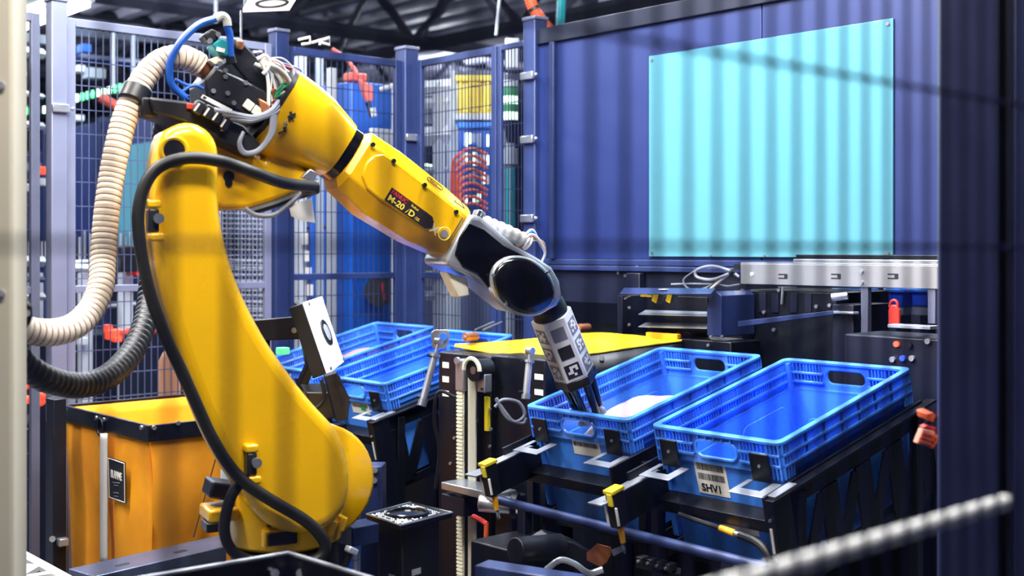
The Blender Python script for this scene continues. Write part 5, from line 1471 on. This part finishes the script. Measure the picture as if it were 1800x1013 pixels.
# black cabinets right of it
t = thing('control_cabinet', 'black control cabinet with bolts below the stainless rail', 'cabinet', (3.15, 2.2, 0))
b = B(); x = ub(1470, 512, 1303, 640, 3.18, .3); b.bb(x[0], x[1], x[2], x[3], 0, x[5]); build(b, 'cabinet_body', 'black_steel', t, .004)
for px in (1340, 1362, 1395, 1420):
    x = ub(px + 6, 515, px - 6, 550, 3.176, .004); b = B(); b.bb(*x); build(b, 'rib', 'navy_dark', t, .001)
b = B(); b.prism([PX(1297, 565, 3.05), PX(1475, 545, 3.15), PX(1475, 552, 3.15), PX(1297, 575, 3.05)], (.02, 0, 0)); build(b, 'blue_edge', 'navy_paint', t, .001)
for px, py in ((1306, 511), (1317, 552), (1344, 549), (1436, 539), (1459, 537), (1361, 580), (1370, 510)):
    q = PX(px, py, 3.174); b = B(); b.cyl(q, q + V((-.006, 0, 0)), .006, n=8); build(b, 'bolt', 'steel', t)
b = B(); b.tube([PX(1368, 505, 3.17), PX(1402, 505, 3.17)], .003, 6); hk = build(b, 'hook', 'steel', t)
b = B(); b.tube([PX(1376, 506, 3.17), PX(1374, 535, 3.17)], .004, 6); build(b, 'hook_shank', 'steel', t)
x = ub(1500, 512, 1463, 600, 3.16, .2); b = B(); b.bb(x[0], x[1], x[2], x[3], 0, x[5] - .04); build(b, 'side_box', 'navy_dark', t, .003)
x = ub(1500, 548, 1465, 552, 3.13, .03); b = B(); b.bb(*x); build(b, 'shelf_lip', 'steel', t, .001)
b = B(); b.cyl(PX(1462, 523, 3.14), PX(1490, 520, 3.16), .012, n=14); build(b, 'roller', 'zinc', t)
t = thing('service_box', 'dark navy service box standing under the white conveyor legs', 'cabinet', (3.0, 1.9, 0))
b = B(); x = ub(1660, 592, 1484, 700, 3.02, .2); b.bb(x[0], x[1], x[2], x[3], 0, x[5]); build(b, 'box_body', 'navy_dark', t, .005)
x = ub(1635, 572, 1560, 578, 3.0, .05); b = B(); b.bb(*x); build(b, 'sill', 'zinc', t, .001)
for px, py, m in ((1577, 605, 'led_red'), (1570, 632, 'zinc'), (1588, 630, 'led_blue'), (1604, 630, 'zinc'), (1600, 607, 'black_plastic'), (1632, 600, 'zinc')):
    q = PX(px, py, 3.02); b = B(); b.cyl(q, q + V((-.008, 0, 0)), .008, n=12); build(b, 'push_button', m, t)
q = PX(1570, 560, 3.05)
t = thing('red_padlock', 'red lockout tag with loop hanging by the white conveyor leg', 'lock', q - V((0, 0, .04)))
b = B(); b.prism([PX(x, y, 3.05) for x, y in ((1561, 545), (1566, 536), (1574, 536), (1580, 545), (1580, 575), (1561, 575))], (.012, 0, 0)); build(b, 'body', 'red_plastic', t, .003)
b = B(); b.tube(cr([PX(x, y, 3.055) for x, y in ((1564, 540), (1566, 531), (1572, 528), (1577, 532), (1578, 541))], 5), .004, 8); build(b, 'shackle', 'red_plastic', t)
for px0, px1, lab in ((1560, 1588, 'blue tote beyond the red lock under the conveyor rail'), (1602, 1632, 'second blue tote at the far conveyor leg'), (1468, 1508, 'blue tote behind the zinc roller under the rail')):
    t = thing('far_tote', lab, 'tote', PX((px0 + px1) / 2, 540, 4.2), group='blue totes beyond the wall')
    b = B(); x = ub(px1, 508, px0, 540, 4.2, .12); b.bb(*x); build(b, 'body', 'tote_blue_deep', t, .008)
    b = B(); b.bb(x[0] - .012, x[1] + .012, x[2] - .012, x[3] + .012, x[5] - .012, x[5]); build(b, 'rim', 'tote_blue', t, .003)
    b = B(); b.bb(x[0], x[1], x[2], x[3], x[4] - .03, x[4] - .001); build(b, 'shelf', 'steel_dark', t)
    b = B(); b.bb(x[0] + .03, x[0] + .09, x[2] + .02, x[3] - .02, 0, x[4] - .031); build(b, 'stand', 'navy_dark', t)
# orange label roll beside the guard column
q = P(1632, 755, 2.22)
t = thing('label_roll', 'orange and white label roll hanging beside the dark guard column', 'label roll', q - V((0, 0, .04)))
b = B(); b.prism([P(x, y, 2.22) for x, y in ((1612, 780), (1622, 755), (1645, 760), (1634, 786))], P(0, 0, 2.23) - P(0, 0, 2.22)); lr = build(b, 'label_strip', 'mailer_pink', t, .001)
for k in range(3):
    b = B(); b.prism([P(1614 + k * 3 + dx, 776 - k * 7 + dy, 2.219) for dx, dy in ((0, 0), (22, 6), (23, 3), (1, -3))], P(0, 0, 2.217) - P(0, 0, 2.219)); build(b, 'stripe', 'cable_orange', lr)
b = B(); b.prism([P(x, y, 2.225) for x, y in ((1622, 752), (1630, 748), (1646, 753), (1645, 758))], P(0, 0, 2.235) - P(0, 0, 2.225)); build(b, 'red_edge', 'red_plastic', t, .001)
b = B(); b.prism([P(x, y, 2.225) for x, y in ((1628, 728), (1640, 725), (1646, 732), (1642, 743), (1630, 740))], P(0, 0, 2.25) - P(0, 0, 2.225)); build(b, 'orange_core', 'cable_orange', t, .002)
b = B(); b.prism([P(x, y, 2.22) for x, y in ((1636, 785), (1648, 765), (1650, 775), (1640, 790))], P(0, 0, 2.235) - P(0, 0, 2.22)); build(b, 'label_end', 'cable_orange', t, .001)
b = B(); b.tube([P(1640, 735, 2.235), P(1664, 735, 2.235)], .006, 8); build(b, 'holder_rod', 'black_steel', t)

# ================================================================== beyond the rear fence
t = thing('neighbour_guard_wall', 'blue guard wall of the next cell with turquoise plate behind the hose', 'wall panel', (3.65, 8.4, 0))
b = B(); b.bb(3.65, 3.68, 7.35, 9.6, 1.52, 2.42); build(b, 'sheet', 'wall_blue', t, .003)
x = ub(345, 238, 205, 440, 3.64, .006); b = B(); b.bb(3.64, 3.648, x[2], x[3], 1.5, 2.22); build(b, 'turquoise_plate', 'turquoise', t, .002)
for v in (7.36, 8.5, 9.58):
    b = B(); b.bb(3.64, 3.70, v - .03, v + .03, 0, 2.45); build(b, 'post', 'navy_paint', t, .003)
def bar(p0, p1, r, m, name, label, cat, group=None, n=4):
    b = B(); b.tube([p0, p1], r, n); return solo(b, name, m, label, cat, group, smooth=False)
t = thing('cable_tray_run', 'overhead grey cable trays with droppers beyond the grey fence post', 'cable tray', P(230, 100, 8) - V((0, 0, .5)))
for (a, c, r, m) in (((112, 48, 7.5), (420, 78, 9.5), .045, 'shelf_grey'), ((112, 100, 7.5), (440, 130, 9.5), .03, 'navy_paint'), ((16, 88, 6.5), (75, 95, 7), .03, 'cabinet_white'), ((16, 158, 6.5), (75, 170, 7), .015, 'zinc'), ((16, 215, 6.5), (75, 222, 7), .02, 'cabinet_white')):
    b = B(); b.tube([P(*a), P(*c)], r, 4); build(b, 'tray', m, t, smooth=False)
for px, y0, y1, m in ((199, 58, 165, 'cabinet_white'), (235, 62, 140, 'shelf_grey'), (380, 0, 40, 'cabinet_white')):
    b = B(); b.tube([P(px, y0, 7.8), P(px, y1, 7.8)], .012, 6); build(b, 'dropper', m, t)
for (px, py, w_, h_, m) in ((148, 86, 16, 14, 'cabinet_blue'), (138, 122, 14, 12, 'cabinet_white'), (130, 208, 26, 10, 'cabinet_white'), (165, 130, 30, 18, 'shelf_grey'), (60, 70, 40, 16, 'shelf_grey')):
    b = B(); b.box(P(px, py, 7.6), (w_ / 270, .1, h_ / 280)); build(b, 'junction_box', m, t, .004)
# green indicator string
t = thing('green_indicator_string', 'row of green and white indicator lamps on a sloping rail', 'indicator', P(180, 170, 7.4))
b = B(); b.tube([P(112, 180, 7.4), P(240, 150, 7.4)], .018, 6); build(b, 'rail', 'cable_green', t)
for k in range(13):
    px = 116 + k * 9.5; py = 177 - k * 2.3
    b = B(); b.box(P(px, py, 7.36), (.012, .02, .045)); build(b, 'lamp', 'led_mint' if k in (0, 1, 2, 6, 7, 8) else 'led_green', t)
for k in range(4):
    b = B(); b.box(P(32 + k * 15, 196 - k, 7.0), (.012, .02, .04)); build(b, 'lamp', 'led_green' if k < 3 else 'led_mint', t)
bar(P(178, 172, 7.2), P(212, 192, 7.2), .03, 'red_device', 'red_pipe', 'short red pipe under the green indicator string', 'pipe', n=10)
# next cell's machines: light frames, shelves
t = thing('far_conveyor', 'white conveyor frame of the next cell seen through the mesh', 'conveyor', P(170, 560, 6.4))
for (a, c, r, m) in (((18, 458, 6.0), (76, 460, 6.2), .028, 'cabinet_white'), ((112, 462, 6.3), (300, 455, 7.2), .012, 'zinc'), ((18, 520, 6.0), (76, 522, 6.2), .02, 'cabinet_white'), ((120, 470, 6.3), (160, 472, 6.3), .02, 'cabinet_white'), ((18, 490, 6.0), (76, 492, 6.2), .015, 'wall_blue'), ((112, 545, 6.3), (300, 530, 7.2), .012, 'zinc')):
    b = B(); b.tube([P(*a), P(*c)], r, 4); build(b, 'beam', m, t, smooth=False)
for k in range(9):
    px = 24 + k * 7; b = B(); b.tube([P(px, 425, 6.3), P(px, 452, 6.3)], .006, 4); build(b, 'baluster', 'cabinet_white', t)
for k in range(16):
    px = 122 + k * 9; b = B(); b.tube([P(px, 405 + (k % 3) * 6, 6.6), P(px, 470, 6.6)], .006, 4); build(b, 'baluster', 'shelf_grey' if k % 2 else 'cabinet_white', t)
for px in (62, 150, 220):
    q = P(px, 480, 6.6); b = B(); b.bb(q.x - .03, q.x + .03, q.y - .03, q.y + .03, 0, q.z); build(b, 'leg', 'cabinet_white', t)
for px, py, m in ((250, 478, 'led_red'), (232, 478, 'red_plastic'), (221, 470, 'cabinet_white'), (50, 330, 'cabinet_white'), (70, 320, 'cabinet_white'), (71, 300, 'led_red'), (145, 600, 'cabinet_white'), (28, 316, 'cabinet_white')):
    b = B(); b.box(P(px, py, 6.5), (.05, .05, .04)); build(b, 'end_stop', m, t, .004)
b = B(); q = P(225, 455, 6.4); b.box(q, (.12, .1, .14)); build(b, 'printer', 'black_plastic', t, .01)
b = B(); x0 = P(30, 530, 6.4); b.bb(x0.x - .3, x0.x + 2.4, x0.y + .1, x0.y + .6, 0, 1.02); build(b, 'base_cabinet', 'navy_dark', t, .005)
t = thing('orange_gripper_tool', 'orange gripper tool glowing through the mesh beside the conduit', 'tool', P(205, 600, 5.6))
for px, py, w_, h_ in ((190, 578, 10, 14), (200, 588, 26, 18), (218, 584, 14, 10), (205, 596, 14, 10), (228, 582, 8, 12)):
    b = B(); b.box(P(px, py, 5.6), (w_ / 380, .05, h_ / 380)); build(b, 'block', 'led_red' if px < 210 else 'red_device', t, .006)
b = B(); b.tube([P(225, 584, 5.62), P(285, 582, 5.62)], .012, 8); build(b, 'rod', 'cable_red', t)
b = B(); q = P(240, 600, 5.64); b.bb(q.x - .04, q.x + .04, q.y + .03, q.y + .1, 0, q.z + .03); build(b, 'stand', 'navy_dark', t)
t = thing('orange_valve', 'pair of glowing orange knobs low behind the mesh by the cream post', 'valve', P(60, 720, 5.0))
for px, py in ((48, 703), (72, 706), (74, 696), (45, 678)):
    b = B(); b.lathe(P(px, py, 5.0), (-.5, -.7, 0), [(0, .018), (.03, .018), (.04, .012)], 12); build(b, 'glow_knob', 'led_red', t)  # knobs carry a glowing material, standing in for orange lights
b = B(); b.tube(cr([P(70, 700, 5.02), P(55, 730, 5.02), P(35, 760, 5.02), P(40, 800, 5.02)], 6), .012, 8); build(b, 'hose', 'cable_grey', t)
b = B(); q = P(55, 715, 5.05); b.bb(q.x - .1, q.x + .1, q.y + .02, q.y + .08, 0, q.z + .08); build(b, 'manifold', 'navy_dark', t)
t = thing('wooden_post', 'round topped wooden board standing behind the mesh beside the cart', 'board', P(300, 690, 5.4))
x = vb(284, 626, 318, 700, 4.75, .03); b = B()
pts = [(x[0], x[2], 0), (x[1], x[2], 0), (x[1], x[2], x[5] - .02), (x[1] - .02, x[2], x[5] + .015), ((x[0] + x[1]) / 2, x[2], x[5] + .03), (x[0] + .02, x[2], x[5] + .015), (x[0], x[2], x[5] - .02)]
b.prism(pts, (0, .03, 0)); build(b, 'board', 'wood', t, .004)
# roll cage of wire
t = thing('wire_cage', 'silver wire roll cage seen between robot arm and navy post', 'cage', P(445, 560, 5.6))
b = B()
for k in range(16):
    px = 392 + k * 6.6; b.tube([P(px, 370, 5.6), P(px, 565, 5.6)], .0035, 4)
for k in range(22):
    py = 375 + k * 9; b.tube([P(388, py, 5.58), P(494, py + 2, 5.58)], .0028, 4)
for k in range(20):
    py = 450 + k * 6; b.tube([P(390 + (k % 2) * 4, py, 5.55), P(488, py + (6 if k % 2 else -6), 5.55)], .0025, 4)
build(b, 'wire_grid', 'zinc', t, kind='stuff', smooth=False)
for px in (388, 494):
    q = P(px, 500, 5.6); b = B(); b.tube([V((q.x, q.y, 0)), P(px, 365, 5.6)], .012, 8); build(b, 'cage_post', 'zinc', t)
b = B(); x0 = P(390, 500, 5.75); b.bb(x0.x, x0.x + .45, x0.y, x0.y + .1, 0, 1.6); build(b, 'dark_load', 'navy_dark', t, .01)
# profile frame and cabinets behind the narrow rear panel
t = thing('profile_frame', 'tall aluminium profile frame with blue strips behind the robot elbow', 'frame', P(560, 560, 5.4))
for px, w_, y0, m in ((527, .045, 100, 'cabinet_white'), (549, .02, 330, 'cabinet_blue'), (561, .03, 95, 'shelf_grey'), (583, .035, 120, 'cabinet_white'), (606, .05, 300, 'cabinet_blue'), (513, .012, 380, 'zinc')):
    q = P(px, 500, 5.5); b = B(); zt_ = P(px, y0, 5.5).z; b.bb(q.x - w_ / 2, q.x + w_ / 2, q.y - w_ / 2, q.y + w_ / 2, 0, zt_); build(b, 'profile', m, t, .002)
for py in (400, 485, 560):
    b = B(); b.tube([P(510, py, 5.52), P(612, py - 3, 5.58)], .012, 4); build(b, 'cross_tie', 'navy_paint', t)
for k in range(5):
    b = B(); b.box(P(536 + k * 3, 420 + k * 30, 5.46), (.02, .02, .05)); build(b, 'white_chip', 'paper_white', t)
t = thing('blue_cabinet', 'tall bright blue machine cabinet with round fan grille', 'cabinet', P(650, 560, 5.6))
q0, q1 = P(600, 500, 6.0), P(690, 500, 6.1)
b = B(); b.bb(min(q0.x, q1.x), max(q0.x, q1.x) + .12, min(q0.y, q1.y), max(q0.y, q1.y) + .3, 0, P(640, 145, 6.0).z); build(b, 'cabinet_body', 'cabinet_blue', t, .008)
q = P(668, 512, 5.85); b = B(); b.cyl(q, P(668, 512, 5.95), .075, n=28); fg = build(b, 'fan_grille', 'black_plastic', t)
b = B(); b.tube([P(672, 498, 5.84), P(676, 528, 5.84)], .006, 6); build(b, 'red_blade', 'cable_red', fg)
t = thing('red_extinguisher_box', 'red device with hanging hose on top of the blue cabinet', 'device', P(632, 142, 5.5))
b = B(); b.box(P(624, 137, 5.55), (.09, .07, .04)); build(b, 'cap', 'red_device', t, .008)
b = B(); b.prism([P(x, y, 5.35) for x, y in ((634, 140), (656, 152), (656, 178), (644, 178))], P(0, 0, 5.4) - P(0, 0, 5.35)); build(b, 'red_panel', 'red_device', t, .004)
b = B(); b.tube(cr([P(x, y, 5.4) for x, y in ((584, 86), (604, 100), (620, 118), (630, 134))], 6), .009, 8); build(b, 'red_hose', 'red_device', t)
b = B(); b.tube([P(646, 180, 5.34), P(655, 206, 5.34)], .012, 8); build(b, 'dark_lever', 'black_plastic', t)
b = B(); b.tube([P(655, 190, 5.33), P(658, 205, 5.33)], .014, 8); build(b, 'white_lever', 'cabinet_white', t)
t = thing('white_pipe_frame', 'white bent pipe frame in front of the blue cabinet', 'frame', P(690, 400, 5.6))
b = B(); b.tube(cr([P(x, y, 5.6) for x, y in ((668, 158), (684, 154), (692, 160), (692, 260), (692, 430), (692, 800), (692, 1026))], 8), .012, 8); build(b, 'pipe', 'cabinet_white', t)
x0 = P(676, 250, 5.63); b = B(); b.box(x0, (.16, .02, .12)); build(b, 'vent_panel', 'cabinet_white', t, .003)
# signs on top of the fence
t = thing('white_angle_signs', 'white bent angle brackets standing on the navy fence top', 'bracket', P(550, 78, 4.95))
for pts in ([(524, 70), (545, 65), (545, 76), (530, 78)], [(548, 75), (580, 66), (580, 79), (562, 74), (562, 79)], [(443, 85), (472, 80), (470, 90), (445, 92)]):
    b = B(); b.tube([P(x, y, 4.95) for x, y in pts], .005, 4); build(b, 'bracket', 'paper_white', t, smooth=False)
# shelf unit, yellow and blue totes behind the side mesh
t = thing('shelf_unit', 'pale grey shelf unit with glass doors behind the corner post', 'shelf', P(765, 500, 6.2))
DS = 6.3
for px, w_ in ((727, .06), (772, .05), (797, .05)):
    q = P(px, 400, DS); b = B(); b.bb(q.x - w_ / 2, q.x + w_ / 2, q.y - w_ / 2, q.y + w_ / 2, 0, P(px, 145, DS).z); build(b, 'upright', 'cabinet_white', t, .003)
for py, h_ in ((155, .08), (182, .05), (240, .10), (300, .03), (350, .03), (490, .08), (520, .05)):
    b = B(); b.tube([P(724, py + 2, DS), P(800, py - 3, DS)], h_ / 2, 4); build(b, 'shelf_edge', 'cabinet_white' if py < 260 or py > 400 else 'shelf_grey', t, smooth=False)
for px, py, w_, h_, m in ((750, 200, 34, 40, 'shelf_grey'), (748, 275, 40, 60, 'black_plastic'), (784, 200, 20, 90, 'shelf_grey'), (784, 320, 18, 110, 'navy_paint'), (748, 330, 40, 36, 'black_plastic')):
    b = B(); b.box(P(px, py, DS + .15), (w_ / 300, .1, h_ / 340)); build(b, 'panel', m, t, .004)
for px, py in ((742, 263), (750, 290), (757, 291), (736, 252), (756, 252)):
    b = B(); b.box(P(px, py, DS + .02), (.02, .01, .012)); build(b, 'status_light', 'led_mint' if py > 255 else 'led_green', t)
def far_crate(px0, py0, px1, py1, d, m, label, edge):
    t = thing('far_crate', label, 'tote', P((px0 + px1) / 2, py1, d))
    c = P((px0 + px1) / 2, (py0 + py1) / 2, d)
    w_, h_ = (px1 - px0) / FPX * d, (py1 - py0) / FPX * d
    R = Matrix.Rotation(-HEAD, 3, 'Z')
    b = B(); b.box(c, (w_ * .92, .3, h_), R); build(b, 'body', m, t, .01)
    b = B(); b.box(c + V((0, 0, h_ / 2)), (w_, .34, .03), R); build(b, 'rim', edge, t, .004)
    for k in range(4):
        q = c + R @ V((-w_ * .36 + k * w_ * .24, -.156, 0)); b = B(); b.box(q, (.012, .012, h_ * .8), R); build(b, 'rib', m, t, .002)
    q = c + R @ V((0, -.155, h_ * .35)); b = B(); b.box(q, (w_ * .3, .012, h_ * .12), R); build(b, 'handle', edge, t, .003)
    RACK.append((c - V((0, 0, h_ / 2 + .0165)), w_, R, c.z + h_ / 2))
    return t
RACK = []
far_crate(804, 146, 868, 206, 6.0, 'tote_yellow', 'yellow crate on the rack behind the side mesh', 'tote_yellow')
far_crate(806, 226, 866, 390, 6.0, 'cabinet_blue', 'deep blue crate on the rack below the yellow crate', 'tote_blue')
t = thing('crate_rack', 'grey rack carrying the yellow crate above the deep blue crate', 'rack', (RACK[0][0].x, RACK[0][0].y, 0))
for c, w_, R, top in RACK:
    b = B(); b.box(c, (w_ * 1.1, .36, .03), R); build(b, 'shelf', 'cabinet_white', t)
for k in (-1, 1):
    c, w_, R, top = RACK[0]
    q = c + R @ V((k * w_ * .62, 0, 0)); b = B(); b.box(V((q.x, q.y, (top + .06) / 2)), (.025, .025, top + .06), R); build(b, 'rack_post', 'shelf_grey', t)
t = thing('patch_panel', 'white and green patch panel inside the blue crate rack', 'panel', P(835, 380, 5.75))
rn = random.Random(11)
for k in range(26):
    b = B(); b.box(P(812 + (k % 7) * 7.5, 246 + (k // 7) * 34 + rn.uniform(-4, 4), 5.76), (.015, .01, rn.uniform(.03, .07)), Matrix.Rotation(-HEAD, 3, 'Z')); build(b, 'chip', rn.choice(('cabinet_white', 'led_mint', 'teal_box', 'cabinet_blue')), t)
t = thing('orange_air_lines', 'bundle of orange air lines curving into the blue rack', 'hose', P(800, 365, 5.6))
for k in range(9):
    yy = 262 + k * 12
    b = B(); b.tube(cr([P(794 + k * .8, 372, 5.62), P(797 - (8 - k) * .2 + k * 1.5, yy + 30, 5.6), P(812, yy + 6, 5.58), P(832, yy, 5.58), P(856, yy + 10 + (k % 2) * 3, 5.6)], 8), .0075, 8); build(b, 'air_line', 'cable_orange', t)
b = B(); q = P(794, 372, 5.62); b.tube([V((q.x, q.y, 0)), q + V((0, 0, .02))], .03, 10); build(b, 'riser', 'shelf_grey', t)
# signal tower
t = thing('signal_tower', 'signal tower glowing white and green behind the narrow mesh', 'signal light', P(896, 420, 5.2))
DT = 5.2
c0 = P(897, 300, DT)
def seg(y0, y1, r, m, name):
    zt_, zb_ = P(897, y0, DT).z, P(897, y1, DT).z
    b = B(); b.cyl((c0.x, c0.y, zb_), (c0.x, c0.y, zt_), r, n=20); return build(b, name, m, t, .003)
b = B(); b.box(P(900, 95, DT), (.06, .06, .13), Matrix.Rotation(-HEAD, 3, 'Z')); build(b, 'white_box', 'cabinet_white', t, .006)
seg(142, 154, .036, 'cabinet_white', 'lamp_ring'); seg(155, 169, .036, 'cable_green', 'lamp_segment'); seg(170, 183, .036, 'led_mint', 'lamp_segment')
seg(184, 197, .036, 'cable_green', 'lamp_segment'); seg(198, 211, .036, 'led_mint', 'lamp_segment')
zt_, zb_ = P(897, 212, DT).z, P(897, 252, DT).z
b = B(); b.cyl((c0.x, c0.y, zb_), (c0.x, c0.y, zt_), .012, .036, n=20); build(b, 'funnel', 'black_plastic', t)
b = B(); b.bb(c0.x - .015, c0.x + .015, c0.y - .015, c0.y + .015, 0, zb_); build(b, 'mast', 'shelf_grey', t)
seg(262, 290, .03, 'shelf_grey', 'clamp'); seg(296, 400, .019, 'teal_box', 'teal_sleeve')
b = B(); b.box(P(880, 330, DT + .1), (.05, .05, 1.0)); build(b, 'side_profile', 'zinc', t, .003)
# orange conduit coming down over the wall
t = thing('orange_conduit', 'orange corrugated conduit hanging over the top of the blue wall', 'conduit', P(950, 45, 5.2))
b = B(); pp = cr([P(x, y, 5.2) for x, y in ((926, -40), (932, 0), (942, 22), (958, 44), (975, 62))], 24)
b.tube(pp, [.027 if k % 4 < 2 else .024 for k in range(len(pp))], 12); build(b, 'conduit', 'cable_orange', t)
b = B(); b.lathe(P(938, 14, 5.2), P(946, 28, 5.2) - P(938, 14, 5.2), [(0, .029), (.012, .029)], 14); build(b, 'black_band', 'black_plastic', t)
b = B(); b.tube([P(988, -20, 5.4), P(984, 52, 5.4)], .02, 8); solo(b, 'teal_pipe', 'teal_box', 'dark teal pipe beside the orange conduit under the roof', 'pipe')
b = B(); b.tube([P(880, -20, 6.4), P(872, 62, 6.4)], .008, 6); solo(b, 'hanging_wire', 'zinc', 'thin silver wire hanging beyond the side mesh', 'wire')
# dark machinery filling the hall beyond
for i, (px0, px1, d, y0, m, lab) in enumerate(((300, 420, 9.5, 260, 'navy_dark', 'dark navy machine enclosure far behind the robot elbow'), (420, 620, 9.0, 150, 'hall_wall', 'tall grey blue enclosure far behind the profile frame'), (690, 880, 8.5, 150, 'hall_wall', 'grey blue enclosure far behind the shelf unit'), (20, 110, 12.5, 270, 'wall_blue', 'blue enclosure far behind the cream post'), (120, 300, 12.0, 330, 'navy_dark', 'low dark enclosure far behind the hose'))):
    a, c = P(px0, 438, d), P(px1, 438, d + .3)
    t = thing('machine_enclosure', lab, 'machine', ((a.x + c.x) / 2, (a.y + c.y) / 2, 0))
    R = Matrix.Rotation(-HEAD, 3, 'Z'); zt_ = P(px0, y0, d).z
    m_ = (a + c) / 2; b = B(); b.box((m_.x, m_.y, zt_ / 2), ((c - a).length, .6, zt_), R); build(b, 'enclosure', m, t, .01)
    b = B(); q = V((m_.x, m_.y, zt_ - .15)) + R @ V((0, -.31, 0)); b.box(q, ((c - a).length * .8, .02, .08), R); build(b, 'trim_band', 'shelf_grey', t, .003)
